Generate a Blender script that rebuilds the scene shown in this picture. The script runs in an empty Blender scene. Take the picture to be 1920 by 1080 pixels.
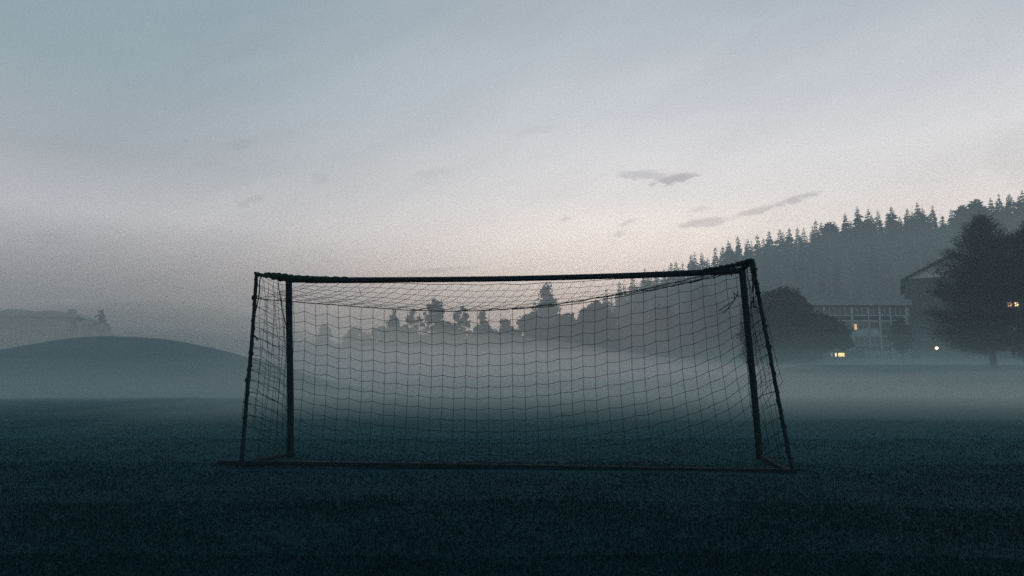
import bpy, math, random
import numpy as np
from mathutils import Vector, noise as mnoise

random.seed(11)
rng = np.random.default_rng(5)
sc = bpy.context.scene
col = sc.collection
R = math.radians

# ------------------------------------------------------------------ camera
CAM_H, FPX = 0.77, 1350.0
HORIZON = 725.0
PITCH = math.atan((HORIZON - 540.0) / FPX)
cam_d = bpy.data.cameras.new('camera')
cam_d.sensor_width = 36.0
cam_d.lens = 36.0 * FPX / 1920.0
cam_d.clip_start = 0.05
cam_d.clip_end = 9000.0
cam = bpy.data.objects.new('camera', cam_d)
col.objects.link(cam)
cam.location = (0, 0, CAM_H)
cam.rotation_euler = (math.pi / 2 + PITCH, 0, 0)
sc.camera = cam
_F = Vector((0, math.cos(PITCH), math.sin(PITCH)))
_U = Vector((0, -math.sin(PITCH), math.cos(PITCH)))


def at(px, py, d):
    """world point at depth d (metres along +Y) that the photo shows at px, py"""
    r = _F + Vector((1, 0, 0)) * ((px - 960.0) / FPX) + _U * ((540.0 - py) / FPX)
    r = r * (d / r.y)
    return Vector((r.x, r.y, r.z + CAM_H))


# ------------------------------------------------------------------ helpers
def sstep(a, b, x):
    t = min(1.0, max(0.0, (x - a) / (b - a)))
    return t * t * (3 - 2 * t)


def tag(o, label=None, cat=None, group=None, kind=None):
    if label: o['label'] = label
    if cat: o['category'] = cat
    if group: o['group'] = group
    if kind: o['kind'] = kind
    return o


def empty(name, loc, rz=0.0):
    o = bpy.data.objects.new(name, None)
    o.empty_display_size = 0.3
    o.location = loc
    o.rotation_euler = (0, 0, rz)
    col.objects.link(o)
    return o


def link_mesh(name, me, mat, parent=None, smooth=False):
    o = bpy.data.objects.new(name, me)
    if mat is not None and len(me.materials) == 0:
        me.materials.append(mat)
    if smooth:
        me.polygons.foreach_set('use_smooth', [True] * len(me.polygons))
    col.objects.link(o)
    if parent is not None:
        o.parent = parent
    return o


class MB:
    """collects boxes, tubes and faces and links them as ONE mesh object"""
    def __init__(s):
        s.v, s.f = [], []

    def box(s, a, b):
        x0, y0, z0 = a; x1, y1, z1 = b
        n = len(s.v)
        s.v += [(x0, y0, z0), (x1, y0, z0), (x1, y1, z0), (x0, y1, z0), (x0, y0, z1), (x1, y0, z1), (x1, y1, z1), (x0, y1, z1)]
        for q in ((0, 3, 2, 1), (4, 5, 6, 7), (0, 1, 5, 4), (1, 2, 6, 5), (2, 3, 7, 6), (3, 0, 4, 7)):
            s.f.append(tuple(n + i for i in q))
        return s

    def tube(s, pts, rad, sides=8, caps=True, ref=None, square=False):
        pts = [Vector(p) for p in pts]
        m = len(pts)
        rads = rad if isinstance(rad, (list, tuple)) else [rad] * m
        n0 = len(s.v)
        prev = None
        for i in range(m):
            t = (pts[min(i + 1, m - 1)] - pts[max(i - 1, 0)])
            if t.length < 1e-9: t = Vector((0, 0, 1))
            t.normalize()
            if prev is None:
                up = Vector(ref) if ref else (Vector((0, 0, 1)) if abs(t.z) < 0.9 else Vector((1, 0, 0)))
                a = t.cross(up).normalized()
            else:
                a = (prev - t * prev.dot(t))
                if a.length < 1e-6: a = t.orthogonal()
                a.normalize()
            prev = a
            b = t.cross(a)
            for k in range(sides):
                an = 2 * math.pi * (k + (0.5 if square else 0)) / sides
                r = rads[i] * (1.4142 if square else 1)
                s.v.append(tuple(pts[i] + (a * math.cos(an) + b * math.sin(an)) * r))
        for i in range(m - 1):
            for k in range(sides):
                k2 = (k + 1) % sides
                s.f.append((n0 + i * sides + k, n0 + i * sides + k2, n0 + (i + 1) * sides + k2, n0 + (i + 1) * sides + k))
        if caps:
            s.f.append(tuple(n0 + k for k in reversed(range(sides))))
            s.f.append(tuple(n0 + (m - 1) * sides + k for k in range(sides)))
        return s

    def prism(s, poly_xz, y0, y1):
        n = len(s.v); k = len(poly_xz)
        s.v += [(x, y0, z) for x, z in poly_xz] + [(x, y1, z) for x, z in poly_xz]
        s.f.append(tuple(n + i for i in range(k)))
        s.f.append(tuple(n + k + i for i in reversed(range(k))))
        for i in range(k):
            j = (i + 1) % k
            s.f.append((n + i, n + k + i, n + k + j, n + j))
        return s

    def ball(s, c, r, seg=10, rings=6, sx=1, sy=1, sz=1):
        n = len(s.v); c = Vector(c)
        for i in range(rings + 1):
            th = math.pi * i / rings
            for k in range(seg):
                ph = 2 * math.pi * k / seg
                s.v.append((c.x + r * sx * math.sin(th) * math.cos(ph), c.y + r * sy * math.sin(th) * math.sin(ph), c.z + r * sz * math.cos(th)))
        for i in range(rings):
            for k in range(seg):
                k2 = (k + 1) % seg
                s.f.append((n + i * seg + k, n + (i + 1) * seg + k, n + (i + 1) * seg + k2, n + i * seg + k2))
        return s

    def mesh(s, name, origin=(0, 0, 0)):
        me = bpy.data.meshes.new(name)
        o = Vector(origin)
        me.from_pydata([tuple(Vector(v) - o) for v in s.v], [], s.f)
        me.update()
        return me

    def build(s, name, mat, parent=None, smooth=False, origin=None):
        """vertices are world coordinates minus the parent's location when origin is given"""
        me = s.mesh(name, origin if origin is not None else (0, 0, 0))
        return link_mesh(name, me, mat, parent, smooth)


def np_mesh(name, verts, faces):
    """verts (N,3), faces (M,k) -> mesh"""
    me = bpy.data.meshes.new(name)
    verts = np.asarray(verts, dtype=np.float32); faces = np.asarray(faces, dtype=np.int32)
    k = faces.shape[1]
    me.vertices.add(len(verts)); me.vertices.foreach_set('co', verts.ravel())
    me.loops.add(faces.size); me.loops.foreach_set('vertex_index', faces.ravel())
    me.polygons.add(len(faces))
    me.polygons.foreach_set('loop_start', np.arange(len(faces), dtype=np.int32) * k)
    me.polygons.foreach_set('loop_total', np.full(len(faces), k, dtype=np.int32))
    me.update(calc_edges=True)
    me.validate()
    return me


# ------------------------------------------------------------------ materials
def new_mat(name):
    m = bpy.data.materials.new(name)
    m.use_nodes = True
    nt = m.node_tree
    nt.nodes.clear()
    out = nt.nodes.new('ShaderNodeOutputMaterial')
    return m, nt, out


def surf(name, c1, c2, scale=3.0, rough=0.8, spec=0.3, detail=6.0, metal=0.0, bump=0.0, coord='Object', emit=None, emit_s=0.0, stretch=None):
    m, nt, out = new_mat(name)
    b = nt.nodes.new('ShaderNodeBsdfPrincipled')
    tc = nt.nodes.new('ShaderNodeTexCoord')
    nz = nt.nodes.new('ShaderNodeTexNoise')
    nz.inputs['Scale'].default_value = scale
    nz.inputs['Detail'].default_value = detail
    src = tc.outputs[coord]
    if stretch:
        mp = nt.nodes.new('ShaderNodeMapping')
        mp.inputs['Scale'].default_value = stretch
        nt.links.new(src, mp.inputs['Vector']); src = mp.outputs['Vector']
    nt.links.new(src, nz.inputs['Vector'])
    rp = nt.nodes.new('ShaderNodeValToRGB')
    rp.color_ramp.elements[0].position = 0.32
    rp.color_ramp.elements[1].position = 0.68
    rp.color_ramp.elements[0].color = (*c1, 1)
    rp.color_ramp.elements[1].color = (*c2, 1)
    nt.links.new(nz.outputs['Fac'], rp.inputs['Fac'])
    nt.links.new(rp.outputs['Color'], b.inputs['Base Color'])
    b.inputs['Roughness'].default_value = rough
    b.inputs['Specular IOR Level'].default_value = spec
    b.inputs['Metallic'].default_value = metal
    if bump:
        bp = nt.nodes.new('ShaderNodeBump')
        bp.inputs['Strength'].default_value = bump
        bp.inputs['Distance'].default_value = 0.05
        nt.links.new(nz.outputs['Fac'], bp.inputs['Height'])
        nt.links.new(bp.outputs['Normal'], b.inputs['Normal'])
    if emit:
        b.inputs['Emission Color'].default_value = (*emit, 1)
        b.inputs['Emission Strength'].default_value = emit_s
    nt.links.new(b.outputs['BSDF'], out.inputs['Surface'])
    return m


def lit(name, c, s):
    """a lit window or lamp: warm, uneven"""
    m, nt, out = new_mat(name)
    e = nt.nodes.new('ShaderNodeEmission')
    tc = nt.nodes.new('ShaderNodeTexCoord')
    nz = nt.nodes.new('ShaderNodeTexNoise'); nz.inputs['Scale'].default_value = 1.3
    nt.links.new(tc.outputs['Object'], nz.inputs['Vector'])
    mr = nt.nodes.new('ShaderNodeMapRange')
    mr.inputs['From Min'].default_value = 0.3; mr.inputs['From Max'].default_value = 0.7
    mr.inputs['To Min'].default_value = s * 0.75; mr.inputs['To Max'].default_value = s * 1.15
    nt.links.new(nz.outputs['Fac'], mr.inputs['Value'])
    e.inputs['Color'].default_value = (*c, 1)
    nt.links.new(mr.outputs['Result'], e.inputs['Strength'])
    nt.links.new(e.outputs['Emission'], out.inputs['Surface'])
    return m


def leafy(name, c1, c2, scale=0.35, far=None):
    """leaves or needles: light and dark clumps, slightly translucent"""
    m, nt, out = new_mat(name)
    tc = nt.nodes.new('ShaderNodeTexCoord')
    nz = nt.nodes.new('ShaderNodeTexNoise'); nz.inputs['Scale'].default_value = scale; nz.inputs['Detail'].default_value = 5
    nt.links.new(tc.outputs['Object'], nz.inputs['Vector'])
    rp = nt.nodes.new('ShaderNodeValToRGB')
    rp.color_ramp.elements[0].position = 0.35; rp.color_ramp.elements[1].position = 0.65
    rp.color_ramp.elements[0].color = (*c1, 1); rp.color_ramp.elements[1].color = (*c2, 1)
    nt.links.new(nz.outputs['Fac'], rp.inputs['Fac'])
    d = nt.nodes.new('ShaderNodeBsdfDiffuse'); t = nt.nodes.new('ShaderNodeBsdfTranslucent')
    mx = nt.nodes.new('ShaderNodeMixShader'); mx.inputs['Fac'].default_value = 0.15
    colr = rp.outputs['Color']
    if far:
        # distant light painted into the blades: their colour brightens away from the camera
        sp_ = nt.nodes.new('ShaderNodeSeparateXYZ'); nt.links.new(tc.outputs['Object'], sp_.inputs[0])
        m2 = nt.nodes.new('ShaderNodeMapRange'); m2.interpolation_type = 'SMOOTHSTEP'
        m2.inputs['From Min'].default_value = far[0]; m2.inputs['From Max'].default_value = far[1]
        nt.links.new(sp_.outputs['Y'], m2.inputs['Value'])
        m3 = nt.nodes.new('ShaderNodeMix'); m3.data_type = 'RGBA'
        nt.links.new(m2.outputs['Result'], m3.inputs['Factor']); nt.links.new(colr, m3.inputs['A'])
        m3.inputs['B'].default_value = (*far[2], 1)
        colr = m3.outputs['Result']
    nt.links.new(colr, d.inputs['Color']); nt.links.new(colr, t.inputs['Color'])
    nt.links.new(d.outputs['BSDF'], mx.inputs[1]); nt.links.new(t.outputs['BSDF'], mx.inputs[2])
    nt.links.new(mx.outputs['Shader'], out.inputs['Surface'])
    return m


def field_mat(name, dark, light, warm, wear_and_light=None):
    m, nt, out = new_mat(name)
    b = nt.nodes.new('ShaderNodeBsdfPrincipled')
    tc = nt.nodes.new('ShaderNodeTexCoord')

    def nzz(scale, det):
        n = nt.nodes.new('ShaderNodeTexNoise'); n.inputs['Scale'].default_value = scale; n.inputs['Detail'].default_value = det
        n.inputs['Roughness'].default_value = 0.65
        nt.links.new(tc.outputs['Object'], n.inputs['Vector']); return n
    n1, n2, n3 = nzz(0.9, 8), nzz(22.0, 4), nzz(0.25, 4)
    r1 = nt.nodes.new('ShaderNodeValToRGB')
    r1.color_ramp.elements[0].position = 0.3; r1.color_ramp.elements[1].position = 0.72
    r1.color_ramp.elements[0].color = (*dark, 1); r1.color_ramp.elements[1].color = (*light, 1)
    ad = nt.nodes.new('ShaderNodeMath'); ad.operation = 'MULTIPLY_ADD'; ad.inputs[1].default_value = 0.55
    sb = nt.nodes.new('ShaderNodeMath'); sb.operation = 'MULTIPLY'; sb.inputs[1].default_value = 0.45
    nt.links.new(n2.outputs['Fac'], sb.inputs[0])
    nt.links.new(n1.outputs['Fac'], ad.inputs[0]); nt.links.new(sb.outputs['Value'], ad.inputs[2])
    nt.links.new(ad.outputs['Value'], r1.inputs['Fac'])
    mr = nt.nodes.new('ShaderNodeMapRange')
    mr.inputs['From Min'].default_value = 0.5; mr.inputs['From Max'].default_value = 0.75
    mr.inputs['To Max'].default_value = 0.7
    nt.links.new(n3.outputs['Fac'], mr.inputs['Value'])
    mx = nt.nodes.new('ShaderNodeMix'); mx.data_type = 'RGBA'
    nt.links.new(mr.outputs['Result'], mx.inputs['Factor'])
    nt.links.new(r1.outputs['Color'], mx.inputs['A'])
    mx.inputs['B'].default_value = (*warm, 1)
    res = mx.outputs['Result']
    if wear_and_light:
        # foreground dimness painted into the turf colour, fading out beyond the goal
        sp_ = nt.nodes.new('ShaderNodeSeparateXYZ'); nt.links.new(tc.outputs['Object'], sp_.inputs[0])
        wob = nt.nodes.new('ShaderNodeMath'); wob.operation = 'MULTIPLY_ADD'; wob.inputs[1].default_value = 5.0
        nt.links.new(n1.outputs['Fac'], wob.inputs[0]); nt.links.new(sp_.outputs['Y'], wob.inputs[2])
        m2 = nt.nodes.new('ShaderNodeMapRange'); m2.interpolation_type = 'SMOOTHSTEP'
        m2.inputs['From Min'].default_value = wear_and_light[0]; m2.inputs['From Max'].default_value = wear_and_light[1]
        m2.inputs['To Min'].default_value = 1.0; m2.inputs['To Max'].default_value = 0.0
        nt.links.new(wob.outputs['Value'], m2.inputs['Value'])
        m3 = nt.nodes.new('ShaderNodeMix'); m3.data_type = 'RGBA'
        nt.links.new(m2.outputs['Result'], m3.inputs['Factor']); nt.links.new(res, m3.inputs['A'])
        m3.inputs['B'].default_value = (*wear_and_light[2], 1)
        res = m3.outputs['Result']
    nt.links.new(res, b.inputs['Base Color'])
    b.inputs['Roughness'].default_value = 0.95
    b.inputs['Specular IOR Level'].default_value = 0.05
    bp = nt.nodes.new('ShaderNodeBump'); bp.inputs['Strength'].default_value = 0.35; bp.inputs['Distance'].default_value = 0.03
    nt.links.new(n2.outputs['Fac'], bp.inputs['Height'])
    nt.links.new(bp.outputs['Normal'], b.inputs['Normal'])
    nt.links.new(b.outputs['BSDF'], out.inputs['Surface'])
    return m


def fog_mat(name, color, scatter, g, glow, deep=0.0, deep_glow=(0.15, 0.185, 0.20)):
    """scattering droplets; deep is the share of light scattered so many times that it arrives evenly,
    kept as absorption plus an even faint emission"""
    m, nt, out = new_mat(name)
    acc = None
    def add(sock):
        nonlocal acc
        if acc is None: acc = sock; return
        ad = nt.nodes.new('ShaderNodeAddShader')
        nt.links.new(acc, ad.inputs[0]); nt.links.new(sock, ad.inputs[1]); acc = ad.outputs['Shader']
    if scatter > 0:
        v = nt.nodes.new('ShaderNodeVolumeScatter')
        v.inputs['Color'].default_value = (*color, 1)
        v.inputs['Density'].default_value = scatter
        v.inputs['Anisotropy'].default_value = g
        add(v.outputs['Volume'])
    if deep > 0:
        ab = nt.nodes.new('ShaderNodeVolumeAbsorption')
        ab.inputs['Color'].default_value = (0, 0, 0, 1)
        ab.inputs['Density'].default_value = deep
        add(ab.outputs['Volume'])
    e = nt.nodes.new('ShaderNodeEmission')
    c = [glow[i] * scatter + deep_glow[i] * deep for i in range(3)]
    k = max(c)
    e.inputs['Color'].default_value = (c[0] / k, c[1] / k, c[2] / k, 1)
    e.inputs['Strength'].default_value = k
    add(e.outputs['Emission'])
    nt.links.new(acc, out.inputs['Volume'])
    return m


M = {
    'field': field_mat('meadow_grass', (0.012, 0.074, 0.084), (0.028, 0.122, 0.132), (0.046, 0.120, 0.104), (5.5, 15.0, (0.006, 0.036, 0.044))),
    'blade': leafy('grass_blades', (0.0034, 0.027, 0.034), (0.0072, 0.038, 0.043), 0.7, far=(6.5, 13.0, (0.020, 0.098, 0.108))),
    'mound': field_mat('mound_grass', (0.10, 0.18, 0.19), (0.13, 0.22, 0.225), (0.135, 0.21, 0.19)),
    'forest_floor': surf('forest_floor', (0.010, 0.016, 0.014), (0.022, 0.030, 0.024), 0.1, 1.0, 0.0),
    'frame': surf('worn_dark_paint', (0.004, 0.018, 0.026), (0.011, 0.030, 0.040), 9.0, 0.8, 0.1, bump=0.15),
    'wear_and_light': surf('worn_skylit_paint', (0.006, 0.02, 0.028), (0.07, 0.15, 0.18), 7.0, 0.7, 0.2, bump=0.15, stretch=(1, 3, 3)),
    'net': surf('green_net_cord', (0.006, 0.026, 0.028), (0.014, 0.040, 0.040), 8.0, 0.9, 0.1),
    'cord': surf('dark_rope', (0.006, 0.016, 0.02), (0.014, 0.028, 0.03), 20.0, 0.9, 0.1),
    'bark': surf('bark', (0.012, 0.016, 0.018), (0.03, 0.034, 0.034), 2.0, 0.95, 0.05, bump=0.4),
    'leaf': leafy('broad_leaves', (0.020, 0.028, 0.024), (0.055, 0.065, 0.048)),
    'needle': leafy('spruce_needles', (0.014, 0.024, 0.022), (0.032, 0.046, 0.038), 0.2),
    'twig': leafy('fine_twigs', (0.003, 0.010, 0.016), (0.009, 0.020, 0.027), 0.5),
    'concrete': surf('grey_concrete', (0.28, 0.32, 0.33), (0.40, 0.43, 0.44), 0.8, 0.9, 0.1),
    'pale': surf('pale_trim', (0.44, 0.49, 0.50), (0.58, 0.62, 0.62), 1.5, 0.8, 0.2),
    'board': surf('pale_boarding', (0.55, 0.60, 0.61), (0.68, 0.72, 0.72), 1.5, 0.85, 0.1),
    'spandrel': surf('dark_panel', (0.04, 0.06, 0.065), (0.07, 0.09, 0.095), 1.0, 0.7, 0.2),
    'glass': surf('dark_window_glass', (0.02, 0.03, 0.035), (0.06, 0.075, 0.08), 0.7, 0.25, 0.5),
    'brick': surf('dull_brick', (0.07, 0.09, 0.095), (0.10, 0.12, 0.125), 2.0, 0.95, 0.1),
    'fascia': surf('dark_roof', (0.016, 0.02, 0.024), (0.03, 0.034, 0.038), 1.0, 0.8, 0.2),
    'metal': surf('galvanised_steel', (0.25, 0.27, 0.28), (0.4, 0.42, 0.43), 2.0, 0.5, 0.5, metal=0.4),
    'render': surf('pale_render', (0.34, 0.40, 0.42), (0.46, 0.50, 0.52), 0.6, 0.95, 0.1),
    'plaster': surf('grey_plaster', (0.12, 0.15, 0.155), (0.18, 0.20, 0.205), 0.6, 0.95, 0.1),
    'lit_warm': lit('lit_window_warm', (1.0, 0.70, 0.26), 3.4),
    'lit_pale': lit('lit_window_pale', (1.0, 0.82, 0.52), 3.2),
    'lit_amber': lit('lit_window_amber', (1.0, 0.50, 0.2), 1.2),
    'lamp': lit('glowing_bulb', (1.0, 0.72, 0.38), 8.0),
    'lamp_pale': lit('pale_lamp_glass', (0.9, 0.95, 1.0), 0.5),
    'curtain': surf('pale_curtain', (0.4, 0.4, 0.34), (0.55, 0.54, 0.45), 1.0, 0.9, 0.1, emit=(1.0, 0.93, 0.7), emit_s=0.05),
}

# ------------------------------------------------------------------ terrain
RIDGE = [(980, 600), (1060, 575), (1130, 556), (1200, 520), (1260, 502), (1310, 488), (1345, 476), (1400, 458), (1450, 446), (1520, 432),
         (1560, 424), (1620, 405), (1680, 401), (1750, 396), (1850, 386), (1920, 372), (2060, 350), (2300, 330), (2700, 320)]


def ridge_py(px):
    return float(np.interp(px, [a for a, _ in RIDGE], [b for _, b in RIDGE]))


def ground(x, y):
    """height of the field: nearly level, rising to a bank in front of the school"""
    z = 0.035 * mnoise.noise(Vector((x * 0.35, y * 0.35, 0.3))) * sstep(0.5, 4, abs(y) + abs(x))
    px = 960 + FPX * x / max(y, 1.0)
    z += 3.5 * sstep(60, 96, y) * sstep(1230, 1520, px) * (1 if y > 0 else 0)
    z += 0.9 * sstep(75, 150, y) * (1 if y > 0 else 0)
    if y > 0:
        z -= 0.035 * sstep(1.5, 3.2, x) * sstep(9.5, 6.0, y)
    return z


def hill_z(px, d):
    top = at(px, ridge_py(px), 300).z - 19.0
    base = 4.0
    if d <= 300:
        t = sstep(195, 330, d)
        return base + (max(top, base) - base) * min(1.0, t / sstep(195, 330, 300))
    return max(top, base) - (d - 300) * 0.05


def polar_sheet(name, mat, az, rr, zf, kind='structure', flip=False):
    v, f = [], []
    for r in rr:
        for a in az:
            x, y = r * math.sin(a), r * math.cos(a)
            v.append((x, y, zf(x, y)))
    n = len(az)
    for i in range(len(rr) - 1):
        for k in range(n - 1):
            f.append((i * n + k, (i + 1) * n + k, (i + 1) * n + k + 1, i * n + k + 1))
    me = bpy.data.meshes.new(name)
    me.from_pydata(v, [], [tuple(reversed(q)) for q in f]); me.update()
    o = link_mesh(name, me, mat, None, True)
    tag(o, kind=kind)
    return o


az = [R(a) for a in list(np.arange(-180, -46, 8)) + list(np.arange(-46, 46.01, 0.8)) + list(np.arange(52, 181, 8))]
az[-1] = math.pi
rr = [0.02] + list(np.geomspace(0.6, 5200, 150))
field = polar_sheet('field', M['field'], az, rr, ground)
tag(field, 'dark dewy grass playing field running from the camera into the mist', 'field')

# grassy mound on the left
MC = at(222, 725, 74)
def mound_h(x, y):
    dx, dy = x - MC.x, y - MC.y
    sx = 24.0 if dx > 0 else 25.0
    r = math.sqrt((dx / sx) ** 2 + (dy / 17.0) ** 2)
    h = 6.1 * (0.5 + 0.5 * math.cos(math.pi * min(1.0, (r / 1.36) ** 1.0)))
    return h + 0.16 * mnoise.noise(Vector((x * 0.12, y * 0.12, 4))) + 0.05 * mnoise.noise(Vector((x * 0.7, y * 0.7, 1)))
v, f = [], []
NX, NY = 110, 70
for j in range(NY):
    for i in range(NX):
        x = MC.x - 36 + 72 * i / (NX - 1); y = MC.y - 24 + 48 * j / (NY - 1)
        v.append((x, y, ground(x, y) - 0.25 + mound_h(x, y)))
for j in range(NY - 1):
    for i in range(NX - 1):
        a = j * NX + i
        f.append((a, a + 1, a + NX + 1, a + NX))
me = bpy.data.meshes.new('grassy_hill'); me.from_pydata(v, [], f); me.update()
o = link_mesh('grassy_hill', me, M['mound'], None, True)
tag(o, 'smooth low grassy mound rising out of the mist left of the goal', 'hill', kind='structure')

# wooded hillside behind the school
v, f = [], []
pxs = np.linspace(900, 2700, 90); ds = np.linspace(140, 420, 40)
for d in ds:
    for px in pxs:
        x = (px - 960) / FPX * d
        v.append((x, d, hill_z(px, d) + 0.8 * mnoise.noise(Vector((x * 0.05, d * 0.05, 9))) - (6.0 if px < 1000 else 0)))
n = len(pxs)
for j in range(len(ds) - 1):
    for i in range(n - 1):
        a = j * n + i
        f.append((a, a + 1, a + n + 1, a + n))
me = bpy.data.meshes.new('forest_hill'); me.from_pydata(v, [], f); me.update()
o = link_mesh('forest_hill', me, M['forest_floor'], None, True)
tag(o, 'long wooded hillside climbing to the right behind the school', 'hill', kind='structure')


# ------------------------------------------------------------------ grass
def make_grass():
    V, F = [], []
    # density falls with distance
    bands = [(2.3, 3.4, 5200), (3.4, 5.0, 2900), (5.0, 7.5, 1500), (7.5, 11.0, 600), (11, 17, 200)]
    P = []
    for a, b, dens in bands:
        w = 0.80
        area = w * (b * b - a * a) + 2 * (b - a)
        n = int(area * dens)
        y = np.sqrt(rng.uniform(a * a, b * b, n))
        x = rng.uniform(-1, 1, n) * (w * y + 0.5)
        P.append(np.stack([x, y, np.full(n, 0.75 + 0.05 * (a))], 1))
    P = np.concatenate(P)
    n = len(P)
    # tufts: length varies with a low-frequency field
    lf = np.array([mnoise.noise(Vector((p[0] * 1.3, p[1] * 1.3, 2.0))) for p in P])
    hf = np.array([mnoise.noise(Vector((p[0] * 5.5, p[1] * 5.5, 7.0))) for p in P])
    gz = np.array([ground(p[0], p[1]) for p in P])
    L = (0.021 + 0.008 * lf + 0.006 * hf).clip(0.008, 0.05) * rng.uniform(0.6, 1.45, n)
    # longer tufts behind the base bar where the mower cannot reach, short grass in front of it
    dy = P[:, 1] - (7.10 - (P[:, 0] + 2.9) * 0.066)
    inb = (P[:, 0] > -2.95) & (P[:, 0] < 2.7)
    L *= 1 + 0.9 * np.exp(-((dy - 0.10) / 0.10) ** 2) * inb
    L *= np.where(inb & (dy > -0.25) & (dy < 0.03), 0.45, 1.0)
    W = rng.uniform(0.0016, 0.0032, n) * P[:, 2] * (1 + P[:, 1] * 0.05)
    an = rng.uniform(0, 2 * math.pi, n)
    lean = rng.uniform(0.4, 1.5, n)
    dx, dy = np.cos(an), np.sin(an)
    bx, by = -dy * W, dx * W
    base = np.stack([P[:, 0], P[:, 1], gz - 0.004], 1)
    mid = base + np.stack([dx * L * lean * 0.35, dy * L * lean * 0.35, L * 0.6], 1)
    tip = base + np.stack([dx * L * lean, dy * L * lean, L * (1 - 0.25 * lean)], 1)
    off = np.stack([bx, by, np.zeros(n)], 1)
    verts = np.stack([base - off, base + off, mid + off * 0.8, mid - off * 0.8, tip], 1).reshape(-1, 3)
    i = np.arange(n) * 5
    q = np.stack([i, i + 1, i + 2, i + 3], 1)
    t = np.stack([i + 3, i + 2, i + 4, i + 4], 1)
    tri = np.concatenate([q[:, [0, 1, 2]], q[:, [0, 2, 3]], t[:, :3]])
    me = np_mesh('grass', verts, tri)
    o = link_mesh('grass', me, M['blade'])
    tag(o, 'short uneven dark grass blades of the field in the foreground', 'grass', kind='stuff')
make_grass()

# ------------------------------------------------------------------ the goal
G0 = Vector((0.25, 7.4, 0.0))
goal = empty('soccer_goal', G0)
tag(goal, 'dark old soccer goal with sagging net seen from behind on the misty field', 'soccer goal')
GO = G0


def on_ground(px, py, z=0.0):
    """where the ray through px, py meets height z"""
    a = at(px, py, 1.0)
    k = (z - CAM_H) / (a.z - CAM_H)
    return Vector((a.x * k, k, z))

FLb = on_ground(545, 857); FRb = on_ground(1425, 860)
FLt = at(541.5, 525, FLb.y); FRt = at(1391.5, 507, FRb.y)
RLt = at(481, 514.5, FLb.y - 0.50); RRt = at(1409, 493.5, FRb.y - 0.52)
RLb = at(453, 868, 7.08); RRb = at(1486, 884, 6.74)
BLe = at(409, 867.5, 7.10)
print('goal', FLb, FRb, FLt, FRt, RLt, RRt, RLb, RRb, BLe)


def bend(pts, n, rad):
    """sample a polyline into smooth curve (Catmull-Rom)"""
    pts = [Vector(p) for p in pts]
    out = []
    P = [pts[0] * 2 - pts[1]] + pts + [pts[-1] * 2 - pts[-2]]
    for i in range(1, len(P) - 2):
        for k in range(n):
            t = k / n
            a, b, c, d = P[i - 1], P[i], P[i + 1], P[i + 2]
            out.append(0.5 * ((2 * b) + (c - a) * t + (2 * a - 5 * b + 4 * c - d) * t * t + (3 * b - a - 3 * c + d) * t ** 3))
    out.append(pts[-1])
    return out


def part(mb, name, mat, smooth=True, parent=None):
    return mb.build(name, mat, parent or goal, smooth, GO)


dc = lambda t: FLb.y + (FRb.y - FLb.y) * t
cb = [FLt] + [at(px, py, dc((px - 541) / 850)) for px, py in ((700, 524.8), (860, 523.8), (1000, 521.6), (1150, 517.5), (1280, 512.3))] + [FRt]
CB = bend(cb, 8, 0)
part(MB().tube(CB, 0.0315, 14), 'crossbar', M['frame'])
for a, b in ((FLb, FLt), (FRb, FRt)):
    pts = [a - Vector((0, 0, 0.05)), a.lerp(b, 0.35) + Vector((0.004, 0, 0)), a.lerp(b, 0.7), b + (b - a).normalized() * 0.02]
    part(MB().tube(bend(pts, 6, 0), 0.0365, 14), 'goal_post', M['frame'])
for a, b, o_ in ((FLt, RLt, -1), (FRt, RRt, 1)):
    part(MB().tube([a + Vector((0, 0, 0.01)), a.lerp(b, 0.5) + Vector((0, 0, 0.006)), b], 0.019, 10), 'top_stay', M['frame'])
struts = []
for a, b in ((RLt, RLb), (RRt, RRb)):
    d0 = (b - a).normalized()
    pts = [a + Vector((0, 0.06, 0.0)), a + Vector((0, 0.012, 0.004)), a + d0 * 0.05, a.lerp(b, 0.35) + Vector((0.006, 0, 0)), a.lerp(b, 0.7), b]
    st = bend(pts, 5, 0)
    struts.append(st)
    part(MB().tube(st, 0.0190, 10), 'rear_strut', M['frame'])
    # rope lashings round the strut
# base bar: square section, lying along the back
bar = MB()
bp_ = [BLe, RLb, at(760, 872.5, 7.0), at(1020, 876.5, 6.92), at(1280, 881, 6.82), RRb + Vector((0.03, -0.005, 0))]
bar.tube(bend(bp_, 6, 0), 0.021, 4, square=True, ref=(0, 0, 1))
part(bar, 'base_bar', M['frame'], smooth=False)
# chipped paint and painted sky reflection on the base bar, a raised strip
BB = bend(bp_, 10, 0)
for i0, i1 in ((0, 6), (8, 11), (13, 22), (24, 29), (31, 37), (39, 49)):
    seg = BB[i0:i1 + 1]
    if len(seg) < 2: continue
    me_ = MB()
    n0 = len(me_.v)
    for k, p in enumerate(seg):
        w = 0.009 * (0.25 + 0.75 * abs(math.sin(k * 2.1 + i0)))
        me_.v += [(p.x, p.y + 0.021 - 2 * w, p.z + 0.0235), (p.x, p.y + 0.0205, p.z + 0.0235)]
    for k in range(len(seg) - 1):
        me_.f.append((2 * k, 2 * k + 2, 2 * k + 3, 2 * k + 1))
    part(me_, 'worn_lit_edge', M['wear_and_light'], False)
for a, b, mt, nm in ((FLb, RLb, 'frame', 0), (FRb, RRb, 'wear_and_light', 1)):  # right bar takes the paler paint so that it looks lit
    pts = [a + Vector((0, 0, 0.03)), a.lerp(b, 0.5) + Vector((0, 0, 0.012)), b + Vector((0, 0.02, 0.005))]
    part(MB().tube(bend(pts, 5, 0), 0.017, 8), 'side_bar', M[mt])

# --- net -------------------------------------------------------------
CORD_R = 0.0021


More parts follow.
